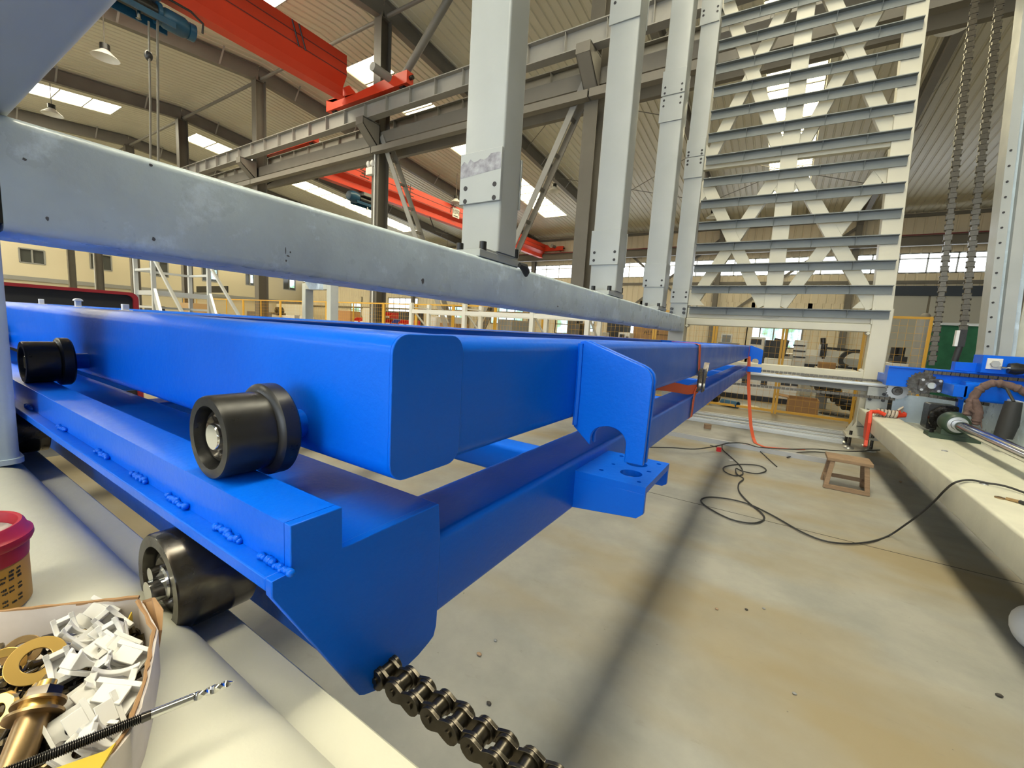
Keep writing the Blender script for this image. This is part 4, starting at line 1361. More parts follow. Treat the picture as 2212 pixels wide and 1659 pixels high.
f0 = [C1, C1 + DA * LA, NE] + RIM[:0:-1]
part(box_, 'bottom', B().prism([(p.x, p.y) for p in f0], 'Z', C1.z + .0003, C1.z + .003), CARDW, smooth=False)
# brown torn edges, bent corner flap, yellow outside near corner
eb = B()
for line, zz in (([C1 + DA * (LA * i / 25) - DB * .0015 for i in range(26)], HT), (RIMS, .0445)):
    pts = [p + up_ * (zz + random.uniform(-.0006, .0008)) + Vector((random.uniform(-.0006, .0006), random.uniform(-.0006, .0006), 0)) for p in line]
    eb.tube(pts, [random.uniform(.0012, .0021) for _ in pts], 5)
part(box_, 'torn_edge', eb, CARD, 'brown torn board edge', smooth=False)
fl = B()
q = C1 - DA * .003
DBf = (RIM[1] - RIM[0]).normalized()
DBk, DB = DB, DBf
pts = [q + DB * .004 + up_ * .046, q + DB * .012 - DA * .007 + up_ * .052, q + DB * .030 - DA * .010 + up_ * .047, q + DB * .050 - DA * .004 + up_ * .036, q + DB * .055 + up_ * .02, q + DB * .006 + up_ * .012]
fl.add(pts + [p - DA * .0022 for p in pts], [tuple(range(6)), tuple(range(11, 5, -1))] + [(i, (i + 1) % 6, 6 + (i + 1) % 6, 6 + i) for i in range(6)])
part(box_, 'corner_flap', fl, CARD, 'bent brown corner flap', smooth=False)
DB = DBk
yf = B()
pts = [on('Z', 1.003, *q) for q in ((226, 1622), (250, 1604), (205, 1680), (100, 1700), (120, 1659))]
yf.add(pts + [p - up_ * .002 for p in pts], [(0, 1, 2, 3, 4), (9, 8, 7, 6, 5)] + [(i, (i + 1) % 5, 5 + (i + 1) % 5, 5 + i) for i in range(5)])
part(box_, 'yellow_flap', yf, YCARD, 'yellow printed flap folded over the near edge', smooth=False)
inn = B()
q = C1 + DA * .004 + DB * .004
inn.add([q + up_ * .035, q + DB * .02 + up_ * .03, q + DB * .02 + up_ * .012, q + up_ * .01] + [p + DA * .001 for p in (q + up_ * .035, q + DB * .02 + up_ * .03, q + DB * .02 + up_ * .012, q + up_ * .01)], [(0, 1, 2, 3), (7, 6, 5, 4), (0, 4, 5, 1), (1, 5, 6, 2), (2, 6, 7, 3), (3, 7, 4, 0)])
part(box_, 'yellow_lining', inn, YCARD, 'yellow patch inside the corner', smooth=False)


def tp(x, y, z=.988):
    """the point of the tray's contents seen at x, y"""
    return on('Z', z, x, y)


def plane_local(p):
    d = p - C1
    M = Matrix(((DA.x, DB.x), (DA.y, DB.y)))
    u = M.inverted() @ Vector((d.x, d.y))
    return u.x, u.y


# ---- cable tie mount (saddle): base with hole, raised saddle arms
def saddle(name, loc, label, group):
    t = thing(name, label, 'cable mount', (0, 0, 0), group)
    b = B()
    b.plate(rrect(-.014, .014, -.0085, .0085, .002, 3), [circ(0, 0, .0032, 14)], 'Z', 0, .0028)
    part(t, 'base', b, NYLON, bev=.0005)
    s = B()
    n = 12
    o = [(-.0145 + .029 * i / n, .0085 + .0065 * (abs(i / n - .5) * 2) ** 2) for i in range(n + 1)]
    inner = [(.0145, .0035), (.009, .0035), (.006, .0055), (-.006, .0055), (-.009, .0035), (-.0145, .0035)]
    for y0, y1 in ((-.0085, -.0045), (.0045, .0085)):
        s.plate(o + inner, [], 'Y', y0, y1)
    s.box(-.0145, -.010, -.0085, .0085, .0028, .012)
    s.box(.010, .0145, -.0085, .0085, .0028, .012)
    part(t, 'saddle', s, NYLON, bev=.0006)
    return t


def block_mount(label, group):
    t = thing('cable_mount_block', label, 'cable mount', (0, 0, 0), group)
    b = B()
    b.plate(rrect(-.0115, .0115, -.0105, .0105, .0015, 3), [circ(0, 0, .0034, 16)], 'Z', 0, .0035)
    b.box(-.0115, .0115, .0075, .0105, .0035, .0095)
    b.box(-.0115, .0115, -.0105, -.0085, .0035, .007)
    part(t, 'base', b, NYLON, bev=.0005)
    s = B().box(-.0075, .0075, -.0025, .0075, .0075, .0098)
    part(t, 'bridge', s, NYLON, bev=.0004)
    return t


G1, G2 = 'white nylon saddle mounts in the tray', 'white nylon block mounts in the tray'
sad = [((700, 480), (-.1, .1, .75), 'saddle mount lying on its side below the far wall, right of the gold washer', 1.25),
       ((800, 790), (-.5, .25, 1.15), 'largest white saddle mount, lying open in the middle of the tray', 1.55),
       ((1150, 900), (.3, -.2, 1.05), 'white saddle mount leaning by the dark screw near the right wall', 1.35),
       ((1190, 300), (.9, .2, .3), 'white saddle mount standing in the far right corner by the yellow patch', 1.3),
       ((1090, 780), (.3, .5, 1.3), 'half shaded saddle mount behind the largest one', 1.2),
       ((1230, 440), (.8, .1, .25), 'white saddle mount below the one in the corner, pressed to the right wall', 1.3),
       ((640, 400), (.2, .1, .35), 'greyish saddle mount leaning on the far wall left of the corner block', 1.2),
       ((590, 730), (.3, .2, .2), 'white saddle mount right of the gold washer, half under the bolt head', 1.2),
       ((900, 1450), (.2, .4, .9), 'white saddle mount under the drill bit near the tray edge', 1.2)]
blk = [((950, 230), (1.05, .05, .2), 'white block mount with round hole leaning flat on the far wall', 1.65),
       ((760, 1080), (.35, .15, .45), 'white slotted block mount left of the dark screw, in the lower middle', 1.5),
       ((1120, 1090), (.45, -.2, .35), 'white block mount with round hole, against the right wall above the drill', 1.75),
       ((1290, 680), (.6, -.1, .3), 'shaded block mount halfway down the right wall', 1.55),
       ((690, 1290), (.5, .3, .6), 'white wedge shaped block mount left of the drill shank', 1.5),
       ((960, 1190), (.1, .4, .5), 'white block mount with a bright edge below the drilled one', 1.4),
       ((870, 470), (.3, .3, .6), 'white block mount behind the open saddle near the far wall', 1.3),
       ((1240, 560), (.8, 0, .3), 'white block mount squeezed between two saddles at the right wall', 1.4),
       ((720, 1540), (.2, .2, .8), 'white block mount peeping out below the drill threads', 1.3),
       ((1010, 560), (.2, .1, .9), 'grey shaded block mount lying flat in the middle of the far half', 1.3)]
S0 = K0 = None


def place(o, pxy, rot, sc, lift=0.0):
    x, y = (pxy[0] - 110 * max(0, min(1, (pxy[0] - 900) / 250))) / 4.378, 1280 + pxy[1] / 4.378
    o.location = tp(x, y, .982 + lift)
    o.rotation_euler = (rot[0] * .7, rot[1] + .45, rot[2] + .4 * math.sin(pxy[0]))
    o.scale = (sc * .78,) * 3


for k, (q, rot, lab, sc) in enumerate(sad):
    if S0 is None:
        o = S0 = saddle('cable_saddle_mount', None, lab, G1)
    else:
        o = dup(S0, (0, 0, 0), lab, G1)
    place(o, q, rot, sc, .004)
for k, (q, rot, lab, sc) in enumerate(blk):
    if K0 is None:
        o = K0 = block_mount(lab, G2)
    else:
        o = dup(K0, (0, 0, 0), lab, G2)
    place(o, q, rot, sc, .003)

# ---- washers, bolts and dark screws
def washer(pxy, ro, ri, t, rot, label, m, z=.986):
    x, y = pxy[0] / 4.378, 1280 + pxy[1] / 4.378
    p = tp(x, y, z)
    w = thing('flat_washer', label, 'washer', p, 'loose washers in the tray')
    b = B().ring((0, 0, 0), (0, 0, t), ro, ri, 36)
    b.xform(0, Matrix.Translation(p) @ Euler(rot).to_matrix().to_4x4())
    part(w, 'ring', b, m, bev=.0004)


washer((345, 645), .0190, .0097, .0020, (.12, .72, 0), 'large yellow zinc washer lying flat in the tray', BRASS, .990)
washer((210, 560), .0135, .0072, .0018, (.2, .8, 0), 'smaller bronze washer behind the large yellow one', BRONZE, .982)
washer((30, 700), .0145, .0072, .002, (.3, .9, 0), 'yellow washer cut by the left picture edge, beside the large one', BRASS, .984)
washer((40, 1110), .0120, .0052, .004, (1.0, .2, .3), 'knurled yellow washer at the left edge, lower down', BRASS, .986)

# big bolt pointing at the camera
A_, Z_ = tp(28, 1665, .983), tp(72, 1552, .998)
ax = (Z_ - A_)
ax_n = ax.normalized()
BL = ax.length
bt = thing('anchor_bolt', 'thick bronze coloured bolt with washer and nut in the lower left of the tray', 'bolt', A_)
part(bt, 'shank', B().lathe([(-.02, 0), (-.02, .0085), (-.018, .0095), (BL, .0095), (BL, 0)], A_, ax, 32), BRONZE)
part(bt, 'washer', B().ring(A_ + ax_n * BL, A_ + ax_n * (BL + .002), .0165, .0085, 32), BRONZE)
part(bt, 'collar', B().cyl(A_ + ax_n * (BL + .002), A_ + ax_n * (BL + .008), .0108, 24), BRASS)
part(bt, 'second_washer', B().ring(A_ + ax_n * (BL + .008), A_ + ax_n * (BL + .010), .0152, .006, 32), BRONZE)
part(bt, 'nut', B().cyl(A_ + ax_n * (BL + .010), A_ + ax_n * (BL + .018), .0112, 6), STEELDK, 'dark hexagon nut')
part(bt, 'stud_end', B().cyl(A_ + ax_n * (BL + .018), A_ + ax_n * (BL + .024), .0056, 20), BRASS)

SCR = [((480, 445), .3, 'black cap screw standing by the far wall above the large washer'), ((770, 660), .9, 'black screw between the large washer and the largest saddle mount'), ((1110, 830), 1.6, 'dark screw with round head near the right wall'), ((880, 960), .5, 'black screw lying between two white mounts in the middle'), ((1010, 430), 2.0, 'black screw wedged between the far wall mounts'), ((560, 1200), 1.2, 'dark screw right of the thick bolt shank'), ((450, 1420), .8, 'dark screw beside the bolt shank end'), ((60, 860), .2, 'blackened screw head at the left edge of the tray'), ((120, 760), 1.4, 'dark screw lying under the large yellow washer'), ((1220, 960), 2.4, 'black screw half hidden under the right wall block mount'), ((60, 1000), 1.8, 'dark screw at the left edge beside the bolt nut'), ((480, 1310), 2.2, 'small dark screw between bolt shank and wedge mount')]
s0 = None
for k, (q, a, lab) in enumerate(SCR):
    x, y = q[0] / 4.378, 1280 + q[1] / 4.378
    p = tp(x, y, .980)
    if s0 is None:
        s0 = o = thing('cap_screw', lab, 'screw', (0, 0, 0), 'dark screws in the tray')
        part(o, 'head', B().lathe([(0, 0), (0, .0075), (.009, .0075), (.0095, .0068), (.0095, .0045), (.005, .0043), (.005, 0)], (0, 0, 0), (0, 0, 1), 20), BLACK)
        part(o, 'thread', B().cyl((0, 0, -.026), (0, 0, 0), .0042, 14), STEELDK)
        o.location = p
    else:
        o = dup(s0, p, lab)
    o.rotation_euler = (1.2 + .3 * math.sin(k * 2.1), .2 * math.cos(k * 1.7), a)
    o.scale = (.72,) * 3
# a bed of small dark screws and washers too many to count, under the rest
bed = B()
rr = random.Random(11)
PG = [(-60, 590), (430, 530), (800, 370), (1230, 270), (1330, 600), (1220, 1050), (1110, 1320), (940, 1540), (600, 1700), (-60, 1700)]


def inside(x, y):
    c = False
    for i in range(len(PG)):
        (x0, y0), (x1, y1) = PG[i], PG[i - 1]
        if (y0 > y) != (y1 > y) and x < (x1 - x0) * (y - y0) / (y1 - y0) + x0:
            c = not c
    return c


k = 0
while k < 560:
    x, y = rr.uniform(-60, 1400), rr.uniform(250, 1700)
    if not inside(x, y):
        continue
    k += 1
    p = tp(x / 4.378, 1280 + y / 4.378, rr.uniform(.964, .980))
    d = Vector((rr.uniform(-1, 1), rr.uniform(-1, 1), rr.uniform(-.3, .5))).normalized()
    if k % 3 == 0:
        bed.ring(p, p + d * .002, rr.uniform(.004, .0065), .0026, 12)
    else:
        bed.cyl(p, p + d * rr.uniform(.007, .014), rr.uniform(.002, .0042), 8)
solo('loose_screws', bed, mat('mixed_dark_fixings', (.03, .027, .024), .3, .7, var=(.16, .12, .06), vs=70, vfac=.15), 'bed of small dark screws and washers under the white mounts in the tray', 'screws', 'small fixings', kind='stuff')

# drill bit across the tray rim
T0, T1 = on('Z', 1.0050, -40, 1690), on('Z', 1.0050, 505, 1472)
dd = (T1 - T0)
L_ = dd.length
dn = dd.normalized()
dr = thing('masonry_drill', 'long steel drill bit with ribbed shank lying across the tray rim', 'drill bit', T0)
fr_ = .565
th = B()
prof = [(0, 0)]
n = 64
for i in range(n + 1):
    s = i / n * L_ * fr_
    prof += [(s, .0025), (s + L_ * fr_ / n * .45, .0034), (s + L_ * fr_ / n * .7, .0034)]
prof += [(L_ * fr_ + .008, .0029), (L_ * fr_ + .009, 0)]
part(dr, 'ribbed_shank', B().lathe(prof, T0, dn, 20), STEELDK, 'dark ribbed shank')
s1 = L_ * .80
part(dr, 'smooth_shaft', B().lathe([(L_ * fr_, 0), (L_ * fr_ + .002, .0029), (L_ * fr_ + .01, .0032), (s1, .0031), (s1 + .002, 0)], T0, dn, 20), CHROME, 'bright smooth shaft')
fb_ = B()
u_, v_ = frame_of(dn)
m_ = 40
vs, fs = [], []
for i in range(m_ + 1):
    f = i / m_
    s = s1 + (L_ - s1) * f
    tap = 1.0 if f < .8 else max(.06, 1 - (f - .8) / .2)
    ph = f * 2 * PI * 1.25
    for (a, rad) in ((0, .0031), (.5, .0030), (1.1, .0029), (PI / 2 + .3, .0018), (PI, .0031), (PI + .5, .0030), (PI + 1.1, .0029), (3 * PI / 2 + .3, .0018)):
        vs.append(T0 + dn * s + (u_ * math.cos(a + ph) + v_ * math.sin(a + ph)) * rad * tap)
for i in range(m_):
    fs += [(i * 8 + k, i * 8 + (k + 1) % 8, i * 8 + 8 + (k + 1) % 8, i * 8 + 8 + k) for k in range(8)]
fs += [tuple(range(7, -1, -1)), tuple(range(m_ * 8, m_ * 8 + 8))]
part(dr, 'fluted_tip', fb_.add(vs, fs), CHROME, 'twisted fluted tip')

# ------------------------------------------------------------------ straps on the blue frames
st = thing('ratchet_strap', 'orange ratchet strap lashing the two blue frames together', 'strap', (UX, 2.45, .88))
YS = 2.42
ox = UX + .004
part(st, 'upper_loop', B().ribbon([(ox - .14, YS - .02, 1.2895), (ox - .03, YS, 1.2895), (ox - .001, YS, 1.283), (ox + .002, YS, 1.26), (ox + .003, YS + .02, 1.2), (ox + .006, YS + .03, 1.15)], (0, 1, 0), .050, .002), ORANGE)
part(st, 'lower_loop', B().ribbon([(ox + .006, YS + .06, 1.05), (ox + .002, YS, 1.018), (ox + .003, YS - .02, .98), (ox + .003, YS - .03, .90), (ox - .01, YS - .03, .8865), (ox - .12, YS - .03, .8865)], (0, 1, 0), .050, .002), ORANGE)
part(st, 'loose_tail', B().ribbon([(ox + .008, YS + .05, 1.045), (ox - .02, YS - .08, 1.045), (ox - .06, YS - .30, 1.075), (ox - .08, YS - .52, 1.10), (ox - .10, YS - .53, 1.05), (ox - .10, YS - .50, 1.015)], (0, .3, 1), .048, .002), ORANGE, 'loose folded strap tail')
rt = part(st, 'ratchet', B().box(ox + .004, ox + .012, YS + .02, YS + .10, 1.03, 1.155).box(ox + .026, ox + .034, YS + .02, YS + .10, 1.03, 1.155), STEELDK, 'dark steel ratchet', smooth=False)
part(rt, 'spindle', B().cyl((ox, YS + .06, 1.06), (ox + .038, YS + .06, 1.06), .016, 14), ZINC)
part(rt, 'handle', B().bar((ox + .020, YS + .09, 1.07), (ox + .026, YS + .14, 1.185), .026, .006, (1, 0, 0)), STEELDK, smooth=False)
s2 = thing('hanging_strap', 'narrow orange strap hanging from the far end of the blue frames to the floor', 'strap', (-.3, 6.6, 0))
P = [on('Y', 6.62, *q) for q in ((1618, 770), (1618, 800), (1617, 830), (1619, 880), (1622, 920), (1627, 945))]
part(s2, 'hanging_length', B().ribbon(P + [on('Z', .008, 1632, 957), on('Z', .006, 1650, 965)], (1, .2, 0), .040, .002), ORANGE)
part(s2, 'upper_loop', B().ribbon([(UX + .004, 6.5, 1.28), (UX + .005, 6.5, 1.15), (UX + .005, 6.5, .90)], (0, 1, 0), .045, .002), ORANGE)
part(s2, 'floor_length', B().ribbon([on('Z', .005, *q) for q in ((1650, 965), (1680, 968), (1710, 970), (1738, 971))], (0, 1, .1), .03, .002), ORANGE)

# ------------------------------------------------------------------ stool, cables and odds on the floor
sl = thing('wooden_stool', 'small worn wooden stool standing on the floor before the portal foot', 'stool', (.66, 5.0, 0))
SX, SY = .655, 5.02
part(sl, 'seat', B().box(SX - .17, SX + .17, SY - .13, SY + .13, .262, .292), WOOD, smooth=False, bev=.004)
for sx in (-1, 1):
    for sy in (-1, 1):
        part(sl, 'leg', B().bar((SX + sx * .155, SY + sy * .14, 0), (SX + sx * .125, SY + sy * .10, .262), .038, .032, (1, 0, 0)), WOOD, smooth=False, bev=.003)
    part(sl, 'side_rail', B().bar((SX + sx * .148, SY - .13, .07), (SX + sx * .148, SY + .13, .07), .022, .034, (1, 0, 0)), WOOD, smooth=False)
part(sl, 'front_rail', B().bar((SX - .165, SY - .148, .022), (SX + .165, SY - .148, .022), .028, .036, (0, 1, 0)), WOOD, smooth=False)
part(sl, 'back_rail', B().bar((SX - .15, SY + .13, .07), (SX + .15, SY + .13, .07), .026, .034, (0, 1, 0)), WOOD, smooth=False)


def smooth_path(pts, n=6):
    out = []
    m = len(pts)
    for i in range(m - 1):
        p0, p1, p2, p3 = pts[max(i - 1, 0)], pts[i], pts[i + 1], pts[min(i + 2, m - 1)]
        for k in range(n):
            t = k / n
            out.append(0.5 * ((2 * p1) + (p2 - p0) * t + (2 * p0 - 5 * p1 + 4 * p2 - p3) * t * t + (3 * p1 - p0 - 3 * p2 + p3) * t ** 3))
    out.append(pts[-1])
    return out


def fl_(pts, z=.012):
    return [on('Z', z, *q) for q in pts]


cab = fl_(((1560, 962), (1562, 972), (1582, 990), (1600, 1008), (1604, 1024), (1585, 1027), (1565, 1018), (1566, 1008), (1600, 1003), (1640, 1006), (1655, 1016), (1635, 1023), (1605, 1018), (1590, 1012), (1592, 1024), (1606, 1034), (1596, 1044), (1597, 1062), (1618, 1086), (1645, 1108), (1650, 1122), (1625, 1130), (1580, 1122), (1535, 1100), (1514, 1082), (1530, 1074), (1575, 1078), (1620, 1090), (1670, 1114), (1730, 1148), (1780, 1168), (1830, 1174), (1880, 1170)))
cab += [on('X', v, x, y) for v, x, y in ((.80, 1920, 1157), (.86, 1955, 1134), (.905, 1990, 1108), (.935, 2020, 1081), (.945, 2040, 1060))] + [on('Z', .579, x, y) for x, y in ((2062, 1043), (2092, 1037), (2130, 1043), (2212, 1064))] + [Vector((1.5, 3.0, .50)), Vector((1.7, 2.8, .485))]
solo('power_cable', B().tube(smooth_path(cab, 6), .0060, 8), RUBBER, 'black cable looping over the floor and up across the low cream beam', 'cable')
c3_ = fl_(((1300, 962), (1385, 966), (1450, 967), (1500, 970), (1545, 964), (1575, 957), (1610, 958), (1640, 966), (1700, 970), (1760, 970), (1800, 973), (1850, 975), (1900, 972)), .066)
solo('flat_cable', B().tube(smooth_path(c3_, 5), .0065, 6), RUBBER, 'black cable stretched over the galvanised tube towards the portal foot', 'cable')
c4_ = fl_(((1700, 988), (1715, 984), (1722, 978), (1760, 976), (1800, 980)), .012)
solo('short_cable', B().tube(smooth_path(c4_, 5), .006, 6), RUBBER, 'short black cable lying beside the galvanised tube near the stool', 'cable')
solo('thin_rod', B().tube(fl_(((1640, 973), (1678, 1008)), .006), .006, 8), BLACK, 'thin dark rod lying on the floor right of the cable loops', 'rod')
p = on('Z', 0, 1528, 926)
solo('wood_offcut', B().obox((p.x, p.y, .035), (.09, .06, .07), (0, 0, .4)), WOOD, 'small square wooden offcut alone on the floor by the blue frame', 'offcut', smooth=False)
p = on('Z', 0, 1552, 975)
t = thing('red_marker', 'tiny red plastic plug with bent wire on the floor by the cable', 'plug', p)
part(t, 'body', B().obox(p + Vector((0, 0, .025)), (.05, .04, .05), (0, 0, .3)), REDBIN, smooth=False)
part(t, 'wire', B().tube([p + Vector((-.02, 0, .05)), p + Vector((-.1, 0, .055))], .005, 6), RUBBER)
p = on('Z', 0, 1580, 995)
solo('paper_scrap', B().obox(p + Vector((0, 0, .0045)), (.06, .03, .003), (.08, .03, .9)), NYLON, 'white paper scrap on the floor beside the cable loop', 'scrap', smooth=False)
p = on('Z', 0, 2215, 1400)
solo('plastic_bag', B().ball((p.x + .02, p.y, .10), .10, 10, (.8, 1.2, .98)), mat('white_plastic_film', (.62, .64, .66), .4), 'white plastic bag at the right edge under the cream beam', 'bag')
PEB = [((1035, 1416), 6, 'tan pebble on the floor right of the blue frame end'), ((1056, 1522), 5, 'dark brown chip on the floor above the roller chain'), ((1070, 1385), 4, 'grey chip below the blue side beam'), ((1548, 1317), 4, 'dark chip left of three on the brown stained floor'), ((1612, 1318), 4, 'small pale chip in the middle of the brown stained floor'), ((1650, 1316), 4, 'dark chip right of three on the brown stained floor'), ((1945, 1042), 7, 'dark chip on the bright strip beside the low cream beam'), ((2158, 1505), 6, 'dark chip on the floor near the lower right corner'), ((1716, 1500), 4, 'brown chip on the open floor, lower middle right')]
for k, (q, r_, lab) in enumerate(PEB):
    p = on('Z', 0, *q)
    solo('stone_chip', B().ball((p.x, p.y, .0045 + .001 * (r_ - 4)), .0055 + .0012 * (r_ - 4), 5, (1.5, 1, .8)), [WOOD, INK, GREYM][k % 3], lab, 'chip', 'chips on the floor')

# shackle, rope and clamp at the far end of the low cream beam
t = thing('lifting_clamp', 'orange red lifting clamp hung over the low cream beam', 'clamp', (1.0, 6.2, .5))
part(t, 'jaw', B().prism([(6.15, .30), (6.28, .30), (6.34, .42), (6.34, .60), (6.20, .63), (6.15, .50)], 'X', .918, .952), CRANE, smooth=False, bev=.006)
part(t, 'hook', B().tube([(.935, 6.24, .58), (.95, 6.26, .62), (1.02, 6.3, .625), (1.08, 6.3, .60)], .022, 10), CRANE)
part(t, 'tongue', B().bar((.935, 6.2, .33), (.93, 6.14, .23), .03, .05, (1, 0, 0)), CRANE, smooth=False)
part(t, 'shackle', B().tube([(1.20, 6.42, .59), (1.27, 6.45, .60), (1.285, 6.52, .61), (1.25, 6.58, .62), (1.18, 6.58, .60)], .024, 10), CRANE)
b = B()
for k in range(6):
    x = 1.02 + k * .032
    b.tube([(x + .008 * math.sin(a), 6.38 + .055 * math.cos(a), .605 + .038 * math.sin(a)) for a in [2 * PI * j / 14 for j in range(15)]], .013, 7)
b.tube([(1.0, 6.36, .60), (.96, 6.33, .61), (.95, 6.3, .58)], .012, 7)
b.tube([(1.19, 6.36, .66), (1.23, 6.38, .70), (1.24, 6.42, .64)], .011, 7)
solo('rope_coil', b, ROPE, 'grubby white rope wound round the clamp on the low cream beam', 'rope')
t = thing('cable_shoe', 'copper cable lug with black lead on top of the low cream beam', 'cable lug', (1.13, 3.3, .567))
q0 = on('Z', .575, 2160, 1073)
part(t, 'lug', B().ring((q0.x, q0.y, .5668), (q0.x, q0.y, .573), .02, .009, 16).tube([(q0.x + .02, q0.y - .01, .573), (q0.x + .06, q0.y - .04, .575)], .009, 8), BRONZE)
part(t, 'lead', B().tube([(q0.x + .06, q0.y - .04, .576), (q0.x + .1, q0.y - .12, .577), (q0.x + .12, q0.y - .3, .577)], .010, 8), RUBBER)

# cloth sling over the right blue tube and a dark tool hung behind it
P = [on('Y', 5.93, *q) for q in ((2090, 898), (2094, 878), (2104, 856), (2121, 838), (2145, 828), (2175, 832), (2205, 842), (2230, 858))]
cl = thing('cloth_sling', 'worn brown cloth sling draped over the right blue tube', 'sling', P[0])
part(cl, 'band', B().tube(smooth_path(P, 4), [.030 + .012 * math.sin(k * 1.3) ** 2 for k in range(29)], 10), LEATHER)
Q = [on('Y', 5.90, *q) for q in ((2106, 862), (2112, 886), (2110, 905), (2106, 918))]
part(cl, 'frayed_end', B().tube(smooth_path(Q, 4), [.024 + .016 * math.sin(PI * k / 12) + .004 * math.sin(k * 3) for k in range(13)], 10), LEATHER)
Q = [on('Y', 5.88, *q) for q in ((2096, 884), (2114, 900), (2121, 926))]
part(cl, 'knot_tail', B().tube(smooth_path(Q, 4), [.016 - .0015 * k for k in range(9)], 8), LEATHER)
P = [on('Y', 5.6, *q) for q in ((2190, 868), (2178, 915), (2166, 945))]
tl_ = thing('torch_handle', 'dark tool with a padded grip hanging over the polished shaft', 'tool', P[2])
part(tl_, 'grip', B().tube(P, [.055, .068, .062], 14), RUBBER)
Q = [on('Y', 5.58, *q) for q in ((2166, 945), (2160, 958), (2152, 966))]
part(tl_, 'nose', B().tube(Q, [.022, .026, .030], 10), mat('dark_maroon_plastic', (.05, .012, .014), .4), 'maroon nose')
part(tl_, 'hanger', B().tube([P[0], P[0] + Vector((.01, .22, .10)), P[0] + Vector((.02, .45, .12))], .012, 8), RUBBER)
# ------------------------------------------------------------------ yellow mesh fence
FYY = 9.57
posts = [2.03, 1.21, .01, -1.19, -2.4, -3.7, -5.2, -6.7, -8.2, -9.7, -11.2, -14.3, -17.4, -20.4, -23.5, -26.6]
FSAY = ['yellow mesh fence panel right of the portal, before the green net', 'yellow mesh fence panel behind the portal, nearest its right leg', 'yellow mesh fence panel behind the portal, in the middle of its opening', 'yellow mesh fence panel behind the portal, at the blue hook end', 'yellow mesh fence panel in front of the long cardboard box', 'yellow mesh fence panel left of the long cardboard box', 'yellow mesh fence panel right of the brown column, under the grey beam', 'yellow mesh fence panel behind the right end of the white rack', 'yellow mesh fence panel behind the middle of the white rack', 'yellow mesh fence panel behind the left end of the white rack', 'yellow mesh fence panel behind the red bins', 'yellow mesh fence panel left of the red bins', 'yellow mesh fence panel behind the cream rail portal', 'yellow mesh fence panel left of the cream rail portal', 'yellow mesh fence panel nearest the platform ladder']
for k in range(len(posts) - 1):
    x1, x0 = posts[k], posts[k + 1]
    t = thing('mesh_fence_panel', FSAY[k], 'fence', ((x0 + x1) / 2, FYY, 0), 'yellow mesh fence panels')
    for xx in (x0 + .025, x1 - .025):
        part(t, 'post', B().box(xx - .02, xx + .02, FYY - .02, FYY + .02, 0, 1.93), YELLOW, smooth=False)
    part(t, 'top_rail', B().box(x0 + .045, x1 - .045, FYY - .015, FYY + .015, 1.885, 1.925), YELLOW, smooth=False)
    part(t, 'bottom_rail', B().box(x0 + .045, x1 - .045, FYY - .015, FYY + .015, .03, .075), YELLOW, smooth=False)
    if x1 - x0 > 2:
        part(t, 'mid_post', B().box((x0 + x1) / 2 - .015, (x0 + x1) / 2 + .015, FYY - .015, FYY + .015, .075, 1.885), YELLOW, smooth=False)
    wr = B()
    n = int((x1 - x0) / .10)
    for i in range(1, n):
        xx = x0 + (x1 - x0) * i / n
        wr.box(xx - .0018, xx + .0018, FYY - .0018, FYY + .0018, .07, 1.89)
    for i in range(1, 15):
        z = .07 + 1.82 * i / 15
        wr.box(x0 + .045, x1 - .045, FYY - .0052, FYY - .0018, z - .0018, z + .0018)
    part(t, 'wire_mesh', wr, YELLOW, smooth=False)


def pbox(Y, x0, x1, y0, y1, d, floor=False):
    """a box whose front face on the plane y = Y covers the given pixels: X0, X1, Y0, Y1, Z0, Z1"""
    ym, xm = (y0 + y1) / 2, (x0 + x1) / 2
    a, c = on('Y', Y, x0, ym).x, on('Y', Y, x1, ym).x
    zt, zb = on('Y', Y, xm, y0).z, on('Y', Y, xm, y1).z
    return (a, c, Y, Y + d, 0 if floor else zb, zt)


# white rack frame
RXs = [-8.82, -6.92, -4.92, -3.55]
t = thing('pallet_rack', 'white empty pallet rack standing before the yellow fence, left of the brown column', 'rack', (-6.2, 8.8, 0))
for i, x in enumerate(RXs):
    part(t, 'upright', B().box(x - .05, x + .05, 8.47, 8.56, 0, 1.88), WHITEM, smooth=False)
    part(t, 'upright', B().box(x - .05, x + .05, 9.16, 9.25, 0, 1.88), WHITEM, smooth=False)
    part(t, 'frame_brace', B().bar((x, 8.55, 1.70), (x, 9.17, 1.2), .03, .04, (1, 0, 0)).bar((x, 8.55, 1.76), (x, 9.17, 1.76), .03, .03, (1, 0, 0)).bar((x, 8.55, .5), (x, 9.17, 1.1), .03, .04, (1, 0, 0)), WHITEM, smooth=False)
    if i:
        for y in (8.5, 9.2):
            part(t, 'beam', B().box(RXs[i - 1] + .05, x - .05, y - .02, y + .02, 1.60, 1.70), WHITEM, smooth=False)
            part(t, 'beam', B().box(RXs[i - 1] + .05, x - .05, y - .02, y + .02, .50, .60), WHITEM, smooth=False)

# red stacking bins on a stand
t = thing('bin_stand', 'grey stand carrying the red stacking bins behind the blue beam', 'stand', (-11, 10.9, 0))
part(t, 'shelf', B().box(-14.4, -10.9, 10.7, 11.2, 1.17, 1.20), GREYM, smooth=False)
part(t, 'upper_shelf', B().box(-13.4, -12.2, 10.95, 11.3, 1.435, 1.45), GREYM, smooth=False)
for xx in (-14.3, -11.0):
    part(t, 'leg', B().box(xx - .03, xx + .03, 10.75, 11.15, 0, 1.17), GREYM, smooth=False)
for xx in (-13.36, -12.24):
    part(t, 'leg', B().box(xx - .02, xx + .02, 11.22, 11.28, 1.20, 1.435), GREYM, smooth=False)


